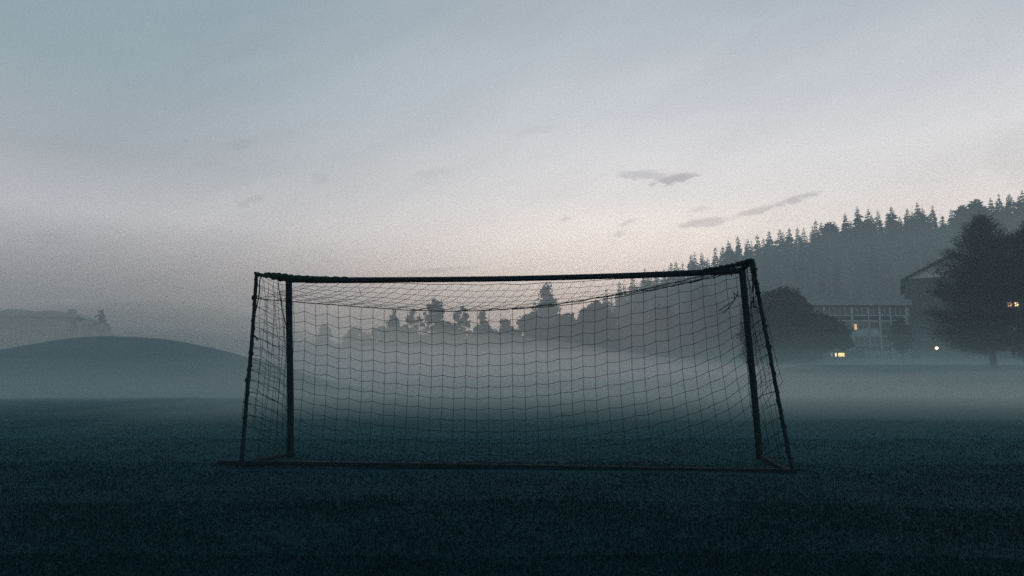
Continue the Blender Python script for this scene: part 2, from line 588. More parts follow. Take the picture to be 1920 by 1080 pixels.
def curve_pt(pl, t):
    t = min(max(t, 0), 1) * (len(pl) - 1)
    i = min(int(t), len(pl) - 2)
    return pl[i].lerp(pl[i + 1], t - i)


# the cord that carries the back edge of the net roof, slung from strut to strut
cord_px = [(479, 560, RLt.y - 0.03), (540, 565, 7.36), (650, 573.5, 7.34), (760, 581, 7.31), (860, 583.5, 7.27), (960, 579, 7.23),
           (1060, 568, 7.20), (1160, 551, 7.17), (1240, 535, 7.16), (1310, 519, 7.16), (1365, 505, 7.18), (1404, 495, RRt.y)]
CORD = bend([at(*q) for q in cord_px], 8, 0)
cord_x = np.array([p.x for p in CORD])


def cord_at(x):
    i = int(np.searchsorted(cord_x, x)) - 1
    i = min(max(i, 0), len(CORD) - 2)
    t = (x - cord_x[i]) / (cord_x[i + 1] - cord_x[i])
    return CORD[i].lerp(CORD[i + 1], min(max(t, -0.2), 1.2))


def strut_x(side, z):
    """rear strut point at height z"""
    a, b = (RLt, RLb) if side == 0 else (RRt, RRb)
    t = (a.z - z) / (a.z - b.z)
    return a.lerp(b, min(max(t, 0), 1))


net = MB()
CELL = 0.1205
x0, x1 = RLt.x, RRt.x
NC = int(round((x1 - x0) / CELL)); NR = 15
zig = lambda i: (1 if i % 2 else -1)
BN = {}
for i in range(NC + 1):
    u = i / NC
    for j in range(NR + 1):
        t = j / NR
        # the net hangs from the cord; every lower row sags a little more and is pulled up at both ends
        xt = x0 + (x1 - x0) * u
        top = cord_at(xt)
        pull_r = math.exp(-(1 - u) / 0.12)
        pull_l = math.exp(-u / 0.11)
        zlow = 1.545
        zmid = zlow + (top.z - zlow) * (1 - 0.58 * t) - j * 0.1145 * (1 - 0.02 * t)
        z = zmid + 0.74 * t * pull_r + 0.38 * t * pull_l + 0.17 * t * math.exp(-u / 0.26)
        z += zig(i) * (0.010 + 0.012 * math.exp(-u / 0.25)) * (1 if j > 0 else 0.2) * (1 - 0.6 * t)
        z = max(z, 0.03 + 0.02 * (i % 3))
        # ends follow the splayed struts
        xl, xr = strut_x(0, z).x, strut_x(1, z).x
        wl, wr = math.exp(-u / 0.16), math.exp(-(1 - u) / 0.16)
        x = xt + (xl - x0) * wl + (xr - x1) * wr * (0.9 - 0.15 * t)
        # belly: blown forward into the goal in the middle, back to the bar at the bottom
        ybar = BLe.y + (RRb.y - BLe.y) * u
        y = top.y * (1 - t) + (ybar + 0.03) * t
        y += (0.22 * math.sin(math.pi * min(t * 1.0, 1)) ** 0.8) * math.sin(math.pi * min(max(u, 0), 1)) ** 0.5
        nv = mnoise.noise_vector(Vector((x * 1.4, z * 1.4, 3.1)))
        x += 0.014 * nv.x * min(1, j); z += 0.012 * nv.z * min(1, j); y += 0.02 * nv.y
        x += random.uniform(-.003, .003); z += random.uniform(-.003, .003)
        BN[i, j] = Vector((x, y, z))
for j in range(1, NR + 1):
    pl = []
    for i in range(NC + 1):
        pl.append(BN[i, j])
        if i < NC:
            pl.append(BN[i, j].lerp(BN[i + 1, j], 0.5) - Vector((0, 0, 0.003)))
    net.tube(pl, CORD_R, 4)
for i in range(NC + 1):
    net.tube([BN[i, j] for j in range(NR + 1)], CORD_R, 4)
# knots
for (i, j), p in BN.items():
    if j and (i + j) % 1 == 0:
        n0 = len(net.v); r = 0.0052
        net.v += [tuple(p + Vector(q) * r) for q in ((1, 0, 0), (-1, 0, 0), (0, 1, 0), (0, -1, 0), (0, 0, 1), (0, 0, -1))]
        net.f += [tuple(n0 + k for k in q) for q in ((0, 2, 4), (2, 1, 4), (1, 3, 4), (3, 0, 4), (2, 0, 5), (1, 2, 5), (3, 1, 5), (0, 3, 5))]
part(net, 'back_net', M['net'], False)

# roof net: crossbar to cord, slack, its columns skewed to the left
roof = MB()
NRR = 7
edge = []
RN = {}
for i in range(NC + 1):
    u = i / NC
    xc = FLt.x + 0.02 + (FRt.x - FLt.x - 0.04) * min(1, max(0, u + 0.028 * (1 - u) + 0.004))
    p0 = curve_pt(CB, (xc - FLt.x) / (FRt.x - FLt.x))
    droop = 0.036 + 0.035 * max(0, math.sin((u - 0.18) / 0.47 * math.pi)) ** 0.7 * (1 if 0.18 < u < 0.65 else 0) * (0.6 + 0.4 * abs(math.sin(u * 31)))
    p0 = p0 + Vector((0, -0.01, -droop))
    edge.append(p0)
    p1 = BN[i, 0]
    for j in range(NRR + 1):
        t = j / NRR
        p = p0.lerp(p1, t)
        p = p - Vector((0, 0, 0.085 * math.sin(math.pi * t) * math.sin(math.pi * min(1, max(0, u))) ** 0.6))
        if 0 < j < NRR:
            nv = mnoise.noise_vector(Vector((p.x * 1.6, t * 2, 8.1)))
            p += Vector((0.022 * nv.x, 0.02 * nv.y, 0.012 * nv.z + zig(i) * 0.005))
        RN[i, j] = p
for j in range(0, NRR):
    roof.tube([RN[i, j] for i in range(NC + 1)], CORD_R * (1.5 if j == 0 else 0.92), 4)
for i in range(NC + 1):
    roof.tube([RN[i, j] for j in range(NRR + 1)], CORD_R * 0.92, 4)
roof.tube([at(673.5, 540.5, 7.6), at(678, 556, 7.55)], 0.003, 4)
part(roof, 'roof_net', M['net'], False)

cm = MB()
cm.tube([p + Vector((0, 0, 0.0015 * math.sin(k))) for k, p in enumerate(CORD)], 0.0048, 5)
# a second, looser strand on the right
st2 = [at(px, py + dy, dd) for (px, py, dd), dy in zip(cord_px[5:], (1, 4, 6, 6, 6, 4, 3))]
cm.tube(bend(st2, 6, 0), 0.004, 5)
part(cm, 'net_cord', M['cord'], True)


# side nets: slack and doubled up, rows dropping from the strut to the post
def side_net(side):
    ft, fb, rt, rb = (FLt, FLb, RLt, RLb) if side == 0 else (FRt, FRb, RRt, RRb)
    mb = MB()
    out = -1 if side == 0 else 1
    for layer in range(2):
        nc = 7 if layer == 0 else 5
        nr = 17
        S = {}
        for i in range(nc + 1):
            u = i / nc
            for j in range(nr + 1):
                t = j / nr
                drop = (0.16 + 0.10 * layer + 0.12 * (side)) * u
                a = rt.lerp(rb, t); b = ft.lerp(fb, min(1.0, t + drop * (0.25 + t) * 0.8))
                p = a.lerp(b, u)
                sag = math.sin(math.pi * u)
                p += Vector((-out * (0.05 + 0.05 * layer) * sag * (0.3 + math.sin(math.pi * t)), 0, -0.05 * sag * (1 - t) * (1 + layer)))
                nv = mnoise.noise_vector(Vector((u * 3 + 7 * side + 3 * layer, t * 7, 1.7 * layer)))
                k = (0.035 if side == 0 else 0.06) * sag ** 0.5
                p += Vector((nv.x * k, nv.y * k, nv.z * k * 0.8))
                p.z = max(p.z, 0.03)
                S[i, j] = p
        for j in range(nr + 1):
            mb.tube([S[i, j] for i in range(nc + 1)], CORD_R, 4)
        for i in range(nc + 1):
            mb.tube([S[i, j] for j in range(nr + 1)], CORD_R, 4)
    part(mb, 'side_net', M['net'], False)
side_net(0); side_net(1)


# bunched net rolled round the frame: lumpy tubes
def roll(pts, r0, r1, amp, name, seed, mat='net', sides=9, n=14):
    rnd = random.Random(seed)
    c = bend(pts, n, 0)
    rad = []
    for k in range(len(c)):
        t = k / (len(c) - 1)
        r = r0 + (r1 - r0) * t
        rad.append(max(0.004, r * (1 + amp * rnd.uniform(-1, 1)) + (amp * r * math.sin(k * 1.3 + seed))))
    c = [p + Vector((0, 0, amp * r0 * 0.3 * math.sin(k * 0.9 + seed))) for k, p in enumerate(c)]
    mb = MB().tube(c, rad, sides)
    # loose strands
    for q in range(max(2, len(c) // 4)):
        k = rnd.randrange(1, len(c) - 2)
        a = c[k] + Vector((rnd.uniform(-.01, .01), rnd.uniform(-.03, 0), rad[k] * 0.7))
        b = c[k + 1] + Vector((rnd.uniform(-.02, .02), rnd.uniform(-.03, 0), -rad[k] * rnd.uniform(0.7, 1.4)))
        mb.tube([a, a.lerp(b, .5) + Vector((0, -.02, .0)), b], 0.0035, 4)
    return part(mb, name, M[mat], True)

roll([at(497, 514.5, 7.5), at(525, 516.5, 7.66), at(560, 521, 7.80), at(610, 523, 7.83), at(660, 525, 7.84)], 0.024, 0.030, 0.14, 'bunched_net', 3)
roll([at(480, 513.5, 7.38), at(500, 518, 7.5), at(541, 526.5, 7.84)], 0.016, 0.02, 0.3, 'bunched_net', 9)
roll([at(1318, 507.5, 7.62), at(1345, 503, 7.6), at(1375, 497.5, 7.4), at(1399, 491, 7.22), at(1406, 489, 7.16)], 0.022, 0.022, 0.18, 'bunched_net', 4)
roll([at(1385, 508, 7.6), at(1397, 500, 7.4), at(1408, 491, 7.16), at(1411, 496, 7.14)], 0.019, 0.028, 0.22, 'bunched_net', 6)
roll([at(1407, 488, 7.15), at(1412, 500, 7.13), at(1414, 515, 7.11), at(1417, 530, 7.10), at(1424, 556, 7.08)], 0.030, 0.018, 0.3, 'bunched_net', 8)
roll([at(1410, 496, 7.1), at(1411.5, 520, 7.08), at(1412, 545, 7.07), at(1413, 570, 7.06), at(1414.5, 578, 7.06)], 0.011, 0.006, 0.3, 'hanging_rope', 12, 'cord', 7, 6)
for s_, seed in ((0, 21), (1, 22)):
    st = struts[s_]
    rnd = random.Random(seed)
    mb = MB()
    n = len(st)
    # lacing cord spirals round the strut
    sp = []
    for k in range(220):
        t = 0.03 + 0.95 * k / 219
        c = curve_pt(st, t); an = k * 0.55
        rr_ = 0.0205 + 0.002 * math.sin(k * .37)
        sp.append(c + Vector((math.cos(an) * rr_, math.sin(an) * rr_, 0)))
    mb.tube(sp, 0.0036 if s_ == 0 else 0.0046, 4)
    for q in range(9):
        t = rnd.uniform(0.1, 0.9)
        c = curve_pt(st, t)
        mb.ball(c + Vector((rnd.choice((-1, 1)) * 0.018, -0.008, 0)), rnd.uniform(0.010, 0.016), 7, 5, sz=1.6)
    part(mb, 'lacing_cord', M['cord'], True)
# loose ropes at the left corner, twigs and ties
mb = MB()
mb.tube(bend([at(492, 513, 7.44), at(487, 527, 7.42), at(486.5, 545, 7.40), at(484, 563, 7.38), at(479, 584, 7.36)], 6, 0), 0.0062, 6)
part(mb, 'hanging_rope', M['cord'])
mb = MB()
mb.tube(bend([at(521, 525, 7.62), at(524, 548, 7.66), at(529, 580, 7.72), at(535, 605, 7.78), at(539, 622, 7.84)], 6, 0), 0.0048, 6)
part(mb, 'hanging_rope', M['cord'])
mb = MB()
mb.tube([at(474, 628, 7.30), at(479, 631, 7.29), at(483, 638, 7.28)], 0.007, 6)
part(mb, 'hanging_rope', M['cord'])
mb = MB()
mb.tube([at(1371.5, 510, 7.66), at(1371.5, 517.5, 7.66)], 0.006, 8)
part(mb, 'net_hook', M['frame'])
mb = MB()
mb.tube(bend([at(1348, 583, 7.13), at(1362, 573, 7.12), at(1374, 566, 7.1), at(1381, 556, 7.08), at(1384, 546, 7.06)], 5, 0), 0.0042, 5)
mb.tube(bend([at(1357, 588, 7.13), at(1371, 571, 7.12), at(1377, 561, 7.1), at(1376, 548, 7.08)], 5, 0), 0.0036, 5)
mb.tube(bend([at(1374, 547, 7.1), at(1380, 553, 7.1), at(1389, 556, 7.1)], 5, 0), 0.0036, 5)
part(mb, 'torn_net_strand', M['cord'])


# ------------------------------------------------------------------ trees
def leaf_cloud(cent, crad, per, size, flat=0.0, squash=1.0):
    """leaf quads scattered in clumps around the centres"""
    n = len(cent) * per
    c = np.repeat(cent, per, 0)
    r = np.repeat(crad, per)
    d = rng.normal(size=(n, 3)); d /= np.linalg.norm(d, axis=1)[:, None]
    p = c + d * (r * rng.uniform(0, 1, n) ** 0.5)[:, None] * np.array([1, 1, squash])
    u = rng.normal(size=(n, 3)); u /= np.linalg.norm(u, axis=1)[:, None]
    w = np.cross(u, rng.normal(size=(n, 3))); w /= np.linalg.norm(w, axis=1)[:, None]
    s = size * rng.uniform(0.5, 1.3, n)[:, None]
    V = np.stack([p - u * s, p + w * s * 0.55, p + u * s, p - w * s * 0.55], 1).reshape(-1, 3)
    F = np.arange(n * 4).reshape(-1, 4)
    return V, F


def crown_points(h, w, base, prof, n, lumpy=1.0):
    """clump centres within a crown of height h whose radius is w*prof(t); most sit near the outside"""
    out = []
    ph = [random.uniform(0, 6.28) for _ in range(4)]
    while len(out) < n:
        t = random.random()
        if random.random() > prof(t) ** 0.8 + 0.12: continue
        a = random.uniform(0, 2 * math.pi)
        lump = 1 + lumpy * (0.22 * math.sin(2 * a + 3 * t + ph[0]) + 0.14 * math.sin(5 * a - 5 * t + ph[1]) + 0.06 * math.sin(9 * t + ph[2]))
        r = w * prof(t) * lump * random.random() ** 0.42
        out.append((r * math.cos(a), r * math.sin(a), base + (h - base) * t))
    return np.array(out)


PROF = {
    'round': lambda t: math.sqrt(max(0, 1 - (2 * t - 1) ** 2)) * (1.0 - 0.15 * t),
    'dome': lambda t: (1 - t ** 2.6) ** 0.5 if t > 0.05 else 0.85,
    'oval': lambda t: (math.sin(math.pi * min(1, t * 0.92 + 0.06))) ** 0.7,
    'cone': lambda t: max(0.04, (1 - t) ** 0.85) * min(1, 0.6 + t * 3),
    'loose': lambda t: max(.03, math.sin(math.pi * min(1, t ** 0.8 * 0.86 + 0.12))) ** 1.2,
}


def broad_tree(name, loc, h, w, base, shape, label, cat='tree', group=None, clumps=90, per=45, leaf=0.40, mat='leaf', crad=None, gap=None, lumpy=1.0):
    """gap: (point, direction, radius) of an opening left in the crown"""
    t = empty(name, loc)
    tag(t, label, cat, group)
    mb = MB()
    cent = crown_points(h, w, base, PROF[shape], clumps, lumpy)
    lean = random.uniform(-.3, .3)
    tr = [Vector((lean * (k / 5) ** 2, 0.2 * math.sin(k), h * 0.9 * k / 5)) for k in range(6)]
    tr[0] = Vector((0, 0, -0.5))
    r0 = 0.022 * h
    mb.tube(bend(tr, 3, 0), [r0 * (1 - 0.92 * (k / 15)) for k in range(16)], 8)
    for c in cent[:int(clumps * 0.45)]:
        c = Vector(c)
        zz = max(base * 0.75, c.z - 0.55 * math.hypot(c.x, c.y) - 0.6)
        s = Vector((lean * (zz / h) ** 2, 0, min(zz, h * 0.85)))
        m = s.lerp(c, 0.5) + Vector((0, 0, 0.06 * h * random.random()))
        rl = 0.006 * h * (1 - 0.7 * zz / h) + 0.015
        mb.tube([s, m, c], [rl, rl * 0.6, rl * 0.2], 5, caps=False)
    mb.build('trunk', M['bark'], t, True)
    cr = crad if crad else 0.10 * w + 0.34
    V, F = leaf_cloud(cent, np.full(len(cent), cr) * rng.uniform(0.5, 1.4, len(cent)), per, leaf, squash=0.85)
    # a thin fringe of single sprays breaks the outline
    fr = cent[rng.random(len(cent)) < 0.4]
    Vf, Ff = leaf_cloud(fr * np.array([1.06, 1.06, 1.02]), np.full(len(fr), cr * 1.35), max(4, per // 5), leaf * 0.7)
    F = np.concatenate([F, Ff + len(V)]); V = np.concatenate([V, Vf])
    if gap is not None:
        mid = V.reshape(-1, 4, 3).mean(1) + np.array(t.location)
        p, d, rad = np.array(gap[0]), np.array(gap[1]), gap[2]
        d = d / np.linalg.norm(d)
        q = mid - p
        dist = np.linalg.norm(q - (q @ d)[:, None] * d, axis=1)
        F = F[dist > rad * (0.7 + 0.6 * rng.random(len(dist)))]
    link_mesh('crown', np_mesh('crown', V, F), M[mat], t)
    return t


def spruce_mesh(name, h, w, base=0.06, pine=False, dens=1.0):
    """whorls of drooping, ragged branches on a tapered stem"""
    V, F = [], []

    def tri(a, b, c):
        n = len(V); V.extend([a, b, c]); F.append((n, n + 1, n + 2))
    # stem
    k = 6
    for i in range(k):
        a0, a1 = 2 * math.pi * i / k, 2 * math.pi * (i + 1) / k
        r = 0.016 * h
        tri((r * math.cos(a0), r * math.sin(a0), -1.5), (r * math.cos(a1), r * math.sin(a1), -1.5), (0, 0, h))
    levels = int(h * 2.6 * dens)
    asym = random.uniform(0, 6.28)
    for L in range(levels):
        t = (L + random.random()) / levels
        z = h * (base + (1 - base) * t)
        nb = 6 if t < 0.8 else 4
        ph = random.uniform(0, 6.28)
        for b in range(nb):
            zz = z + random.uniform(-.4, .4) * (1 - t)
            if pine:
                rad = w * (math.sin(math.pi * min(1, 0.15 + 0.85 * t)) ** 0.7)
            else:
                rad = w * (1 - t) ** 0.80 + 0.10
            a = ph + 2 * math.pi * b / nb + random.uniform(-.5, .5)
            rl = rad * random.uniform(0.45, 1.25) * (1 + 0.18 * math.cos(a - asym) + 0.12 * math.sin(9 * t + asym))
            up = random.uniform(-0.1, 0.5) if (pine or t > 0.88) else random.uniform(-0.55, 0.02)
            tip = Vector((rl * math.cos(a), rl * math.sin(a), zz + up * rl))
            s = Vector((-math.sin(a), math.cos(a), 0))
            wd = 0.24 * rl + 0.10
            m = Vector((0.5 * rl * math.cos(a), 0.5 * rl * math.sin(a), zz + up * rl * 0.35))
            o0 = Vector((0, 0, zz))
            tri(tuple(o0), tuple(m + s * wd), tuple(tip))
            tri(tuple(o0), tuple(tip), tuple(m - s * wd))
            # hanging twigs below the branch
            q = m.lerp(tip, random.uniform(-.2, .5))
            tri(tuple(o0.lerp(m, .3)), tuple(q - Vector((0, 0, (0.30 * rl + 0.12) * random.uniform(.5, 1.3)))), tuple(tip))
    return np_mesh(name, V, F)


M['needle'].use_fake_user = True
variants = []
for k in range(7):
    me = spruce_mesh('spruce', 20.0, [3.0, 3.5, 2.7, 3.8, 3.2, 2.5, 3.5][k], dens=1.0)
    me.materials.append(M['needle']); variants.append(me)
pines = []
for k in range(2):
    me = spruce_mesh('pine', 20.0, 3.0, base=0.42, pine=True, dens=0.9)
    me.materials.append(M['needle']); pines.append(me)

PEAKS = [(1138, 540, 20), (1165, 527, 18), (1188, 517, 16), (1210, 503, 15), (1221, 509, 14), (1232, 505, 14), (1246, 503, 14), (1262, 490, 14), (1271, 488, 14), (1284, 492, 16), (1299, 475, 15),
         (1307, 472, 13), (1320, 472, 13), (1345, 462, 16), (1358, 460, 18), (1374, 450, 17), (1392, 442, 15), (1407, 447, 22), (1427, 439, 16),
         (1440, 445, 14), (1452, 432, 15), (1470, 429, 20), (1487, 427, 16), (1505, 426, 14), (1513, 427, 14), (1538, 412, 17), (1552, 416, 20), (1566, 416, 20), (1577, 414, 14),
         (1594, 400, 18), (1620, 387, 22), (1640, 391, 16), (1650, 402, 14), (1661, 393, 15), (1677, 398, 14), (1687, 386, 24), (1704, 405, 16), (1717, 390, 16), (1735, 379, 20), (1748, 388, 16),
         (1767, 383, 20), (1783, 402, 16), (1800, 392, 20), (1822, 384, 24), (1851, 373, 24), (1866, 384, 18), (1878, 370, 20), (1896, 362, 20), (1915, 362, 22), (1940, 356, 24), (1965, 352, 24)]
FG = 'spruces on the wooded hillside'
LBL = 'dark misty spruce in the dense forest covering the hillside behind the school'
cnt = 0
def forest_tree(px, d, ztop, h, wscale, me):
    global cnt
    base = at(px, 600, d)
    o = bpy.data.objects.new('spruce_tree', me)
    col.objects.link(o)
    s = h / 20.0
    o.location = (base.x, base.y, ztop - h)
    o.scale = (s * wscale, s * wscale, s)
    o.rotation_euler = (R(random.uniform(-1.5, 1.5)), R(random.uniform(-1.5, 1.5)), random.uniform(0, 6.28))
    tag(o, LBL, 'tree', FG)
    cnt += 1
    return o
for px, py, wpx in PEAKS:
    d = random.uniform(286, 312)
    p = at(px, py, d)
    h = random.uniform(18.5, 24)
    is_pine = px in (1566, 1822, 1851)
    me = random.choice(pines if is_pine else variants)
    ws = 2.2 * wpx / FPX * d / (2 * 2.9 * h / 20.0)
    forest_tree(px, d, p.z, h, min(1.7, max(0.8, ws * 1.3)), me)
# crowns filling the gaps just behind and below the ridge line
px = 1150.0
while px < 1990:
    d = random.uniform(300, 318)
    rp = float(np.interp(px, [q[0] for q in PEAKS], [q[1] for q in PEAKS]))
    p = at(px, rp + random.uniform(5, 22), d)
    forest_tree(px, d, p.z, random.uniform(17, 22), random.uniform(1.0, 1.6), random.choice(variants))
    px += random.uniform(9, 15)
# the slope below the ridge
for row, d0 in enumerate((290, 276, 262, 248)):
    px = 1150 + row * 14 + random.uniform(0, 10)
    step = 22 + 4 * row
    while px < 1980:
        d = d0 + random.uniform(-7, 7)
        g = hill_z(px, d)
        h = random.uniform(15, 21)
        top_limit = at(px, float(np.interp(px, [q[0] for q in PEAKS], [q[1] for q in PEAKS])) + 16 + 4 * row, d).z
        zt = min(g + h, top_limit)
        forest_tree(px, d, zt, h, random.uniform(0.95, 1.35), random.choice(variants))
        px += step * random.uniform(0.75, 1.25)
print('forest trees', cnt)


def T(px, d, dz=0.0):
    x = (px - 960) / FPX * d
    return Vector((x, d, ground(x, d) + dz))


def tree_at(px, pytop, wpx, d, shape, label, name='broadleaf_tree', basepx=None, group=None, **kw):
    b = T(px, d)
    h = at(px, pytop, d).z - b.z
    w = wpx / FPX * d / 2
    base = h * kw.pop('bf', 0.18)
    return broad_tree(name, b, h, w, base, shape, label, group=group, **kw)

MG = 'hazy trees in the mist beyond the goal'
tree_at(610, 612, 50, 260, 'dome', 'faint rounded tree nearly lost in mist, leftmost in the tree row', group=MG, clumps=135, per=21, bf=0.03, leaf=0.62)
tree_at(668, 618, 90, 237, 'dome', 'low faint bushy tree second from the left of the misty row', group=MG, clumps=189, per=24, bf=0.03, leaf=0.62)
tree_at(737, 585, 66, 218, 'cone', 'small pointed tree left of the tall ragged one in the misty row', group=MG, clumps=162, per=28, bf=0.03, leaf=0.62)
tree_at(776, 583, 44, 221, 'dome', 'narrow tree between the small pointed tree and the tall ragged one', group=MG, clumps=135, per=26, bf=0.03, leaf=0.62)
tree_at(815, 562, 58, 218, 'dome', 'tall ragged tree with a knobbly split crown in the misty row', group=MG, clumps=202, per=28, bf=0.03, leaf=0.62)
tree_at(864, 571, 46, 218, 'dome', 'slim loose tree just right of the tall ragged one in the row', group=MG, clumps=113, per=26, bf=0.03, leaf=0.62)
tree_at(905, 581, 54, 218, 'loose', 'thin see-through birch-like tree in the middle of the row', group=MG, clumps=113, per=19, bf=0.03, leaf=0.62)
tree_at(948, 601, 52, 214, 'dome', 'low round shrub-like tree in the dip left of the big pointed tree', group=MG, clumps=162, per=26, bf=0.03, leaf=0.62)
tree_at(840, 612, 90, 211, 'dome', 'broad low dark tree below the slim loose tree', group=MG, clumps=216, per=26, bf=0.03, leaf=0.62)
tree_at(762, 616, 80, 218, 'dome', 'broad low hazy tree below the narrow tree', group=MG, clumps=189, per=26, bf=0.03, leaf=0.62)
tree_at(906, 614, 110, 224, 'dome', 'broad low dark tree under the thin birch-like tree', group=MG, clumps=229, per=26, bf=0.03, leaf=0.62)
tree_at(712, 616, 90, 221, 'dome', 'low dim bushy tree left of the first pointed one in the row', group=MG, clumps=202, per=26, bf=0.03, leaf=0.62)
tree_at(1026, 537, 128, 240, 'cone', 'big pointed dark tree standing above all others in the row', group=MG, clumps=351, per=33, bf=0.03, leaf=0.62)
tree_at(1000, 590, 90, 218, 'dome', 'broad dark tree at the left foot of the big pointed tree', group=MG, clumps=297, per=30, bf=0.03, leaf=0.62)
tree_at(1060, 590, 90, 211, 'dome', 'rounded dark tree at the right foot of the big pointed tree', group=MG, clumps=297, per=30, bf=0.03, leaf=0.62)
tree_at(1118, 569, 92, 205, 'dome', 'wide dome shaped dark tree between pointed tree and hillside', group=MG, clumps=459, per=32, bf=0.03, leaf=0.62)
tree_at(1178, 596, 84, 218, 'dome', 'lower dark tree right of the dome shaped tree', group=MG, clumps=270, per=30, bf=0.03, leaf=0.62)
tree_at(1240, 574, 96, 221, 'dome', 'broad dark tree behind the right half of the net', group=MG, clumps=378, per=30, bf=0.03, leaf=0.62)
tree_at(1318, 528, 56, 230, 'oval', 'tall narrow dark tree behind the right half of the net', group=MG, clumps=324, per=30, bf=0.03, leaf=0.62)
tree_at(1352, 575, 90, 211, 'dome', 'rounded dark tree right of the tall narrow tree behind net', group=MG, clumps=324, per=30, bf=0.03, leaf=0.62)
tree_at(800, 627, 190, 238, 'dome', 'wide low thicket in the mist under the tall ragged tree', group=MG, clumps=256, per=28, bf=0.03, leaf=0.66)
tree_at(955, 622, 170, 232, 'dome', 'wide low thicket in the mist left of the big pointed tree', group=MG, clumps=256, per=28, bf=0.03, leaf=0.66)
tree_at(1230, 606, 190, 226, 'dome', 'wide low thicket in the mist behind the right half of net', group=MG, clumps=256, per=28, bf=0.03, leaf=0.66)
tree_at(1464, 547, 152, 118, 'dome', 'large dense dome shaped dark tree just right of the goal', group=None, lumpy=0.25, clumps=660, per=30, bf=0.06, leaf=0.36)
tree_at(1540, 595, 92, 116, 'dome', 'smaller dense dark tree with thin trunk in front of the school', group=None, lumpy=0.4, clumps=300, per=30, bf=0.36, leaf=0.34)
tree_at(1691, 602, 40, 122, 'round', 'small round dark tree beside the street lamp at school corner', group=None, clumps=110, per=23, bf=0.35, leaf=0.34)
# left bush on the mound's far side
tree_at(186, 586, 64, 186, 'loose', 'ragged bare bush right of the faint building on the mound', 'ragged_bush', clumps=90, per=20, leaf=0.5, bf=0.3, mat='twig')
tree_at(146, 597, 50, 187, 'dome', 'low hazy bush directly beside the faint building on the left', 'ragged_bush', clumps=90, per=20, leaf=0.5, bf=0.3)


# the large twiggy tree on the right
def twig_tree(name, loc, h, w, base, label, n_limb=120, per=150, gap=None, lean=0.0):
    t = empty(name, loc)
    tag(t, label, 'tree')
    mb = MB()
    tr = [Vector((0.05 * math.sin(k * 1.7) + lean * (k / 8) ** 2, 0.05 * math.cos(k * 1.3), h * 0.985 * k / 8)) for k in range(9)]
    tr[0] = Vector((0.1, 0, -0.5))
    c = bend(tr, 3, 0)
    mb.tube(c, [0.40 * (1 - 0.96 * k / (len(c) - 1)) for k in range(len(c))], 9)
    TV, TF = [], []
    for k in range(n_limb):
        tt = random.random()
        lim = float(np.interp(tt, [0, .05, .1, .16, .31, .45, .57, .65, .77, .84, .95, 1.0], [.50, .68, .82, .95, 1, .95, .86, .76, .62, .50, .24, .06]))
        if random.random() > lim + .25: continue
        a = random.uniform(0, 2 * math.pi)
        L = w * lim * random.random() ** 0.4 * (1 + 0.10 * math.sin(3 * a + 9 * tt) + 0.08 * math.sin(31 * tt + 2 * a))
        ze = base + (h - base) * tt
        zs = max(base * 0.75, ze - (0.25 + 0.55 * tt) * L)
        s = curve_pt(c, zs / (h * 0.985))
        e = Vector((s.x * .5 + L * math.cos(a), L * math.sin(a), ze))
        m = s.lerp(e, 0.5) + Vector((0, 0, 0.08 * L))
        r = 0.012 + 0.010 * L
        mb.tube(bend([s, m, e], 3, 0), [r * (1 - 0.85 * q / 6) for q in range(7)], 5, caps=False)
        for q in range(int(per * (0.4 + 0.9 * L / w))):
            u = random.uniform(0.2, 1.04)
            p = s.lerp(m, u * 2) if u < .5 else m.lerp(e, u * 2 - 1)
            p = p + Vector((random.gauss(0, .34), random.gauss(0, .34), random.gauss(0, .30)))
            d = Vector((math.cos(a) * 0.5 + random.gauss(0, .6), math.sin(a) * 0.5 + random.gauss(0, .6), 0.5 + random.gauss(0, .5))).normalized()
            ln = random.uniform(0.3, 0.85)
            sd = d.cross(Vector((random.gauss(0, 1), random.gauss(0, 1), random.gauss(0, 1)))).normalized() * random.uniform(0.018, 0.045)
            n = len(TV)
            TV.extend([tuple(p - sd), tuple(p + sd), tuple(p + d * ln)]); TF.append((n, n + 1, n + 2))
    mb.build('trunk', M['bark'], t, True)
    TV = np.array(TV); TF = np.array(TF)
    if gap is not None:
        mid = TV.reshape(-1, 3, 3).mean(1) + np.array(t.location)
        keep = np.ones(len(mid), bool)
        for g in gap:
            p, d, rad = np.array(g[0]), np.array(g[1]), g[2]
            d = d / np.linalg.norm(d)
            q = mid - p
            dist = np.linalg.norm(q - (q @ d)[:, None] * d, axis=1)
            keep &= dist > rad * (0.7 + 0.6 * rng.random(len(dist)))
        TF = TF[keep]
    link_mesh('crown', np_mesh('crown', TV, TF), M['twig'], t)
    return t


def ray(px, py):
    a = at(px, py, 10); c = Vector((0, 0, CAM_H))
    return tuple(c), tuple(a - c)

b = T(1857, 86)
twig_tree('bare_tree', b, at(1845, 410, 86).z - b.z, 6.6, 2.3, 'big dark twiggy tree with visible trunk at the right before the school', 520, 150,
          gap=[(*ray(1895, 571), 0.75), (*ray(1909, 571), 0.75), (*ray(1898, 618), 0.6)])
b = T(1945, 80)
twig_tree('bare_tree', b, at(1935, 425, 80).z - b.z, 5.2, 2.2, 'dark twiggy tree cut off by the right edge of the photo', 360, 130,
          gap=[(*ray(1895, 571), 0.75), (*ray(1909, 571), 0.75), (*ray(1898, 618), 0.6)])

# ------------------------------------------------------------------ school
D = 138.0
def facade(px, py, d=D):
    p = at(px, py, d); return p.x, p.z


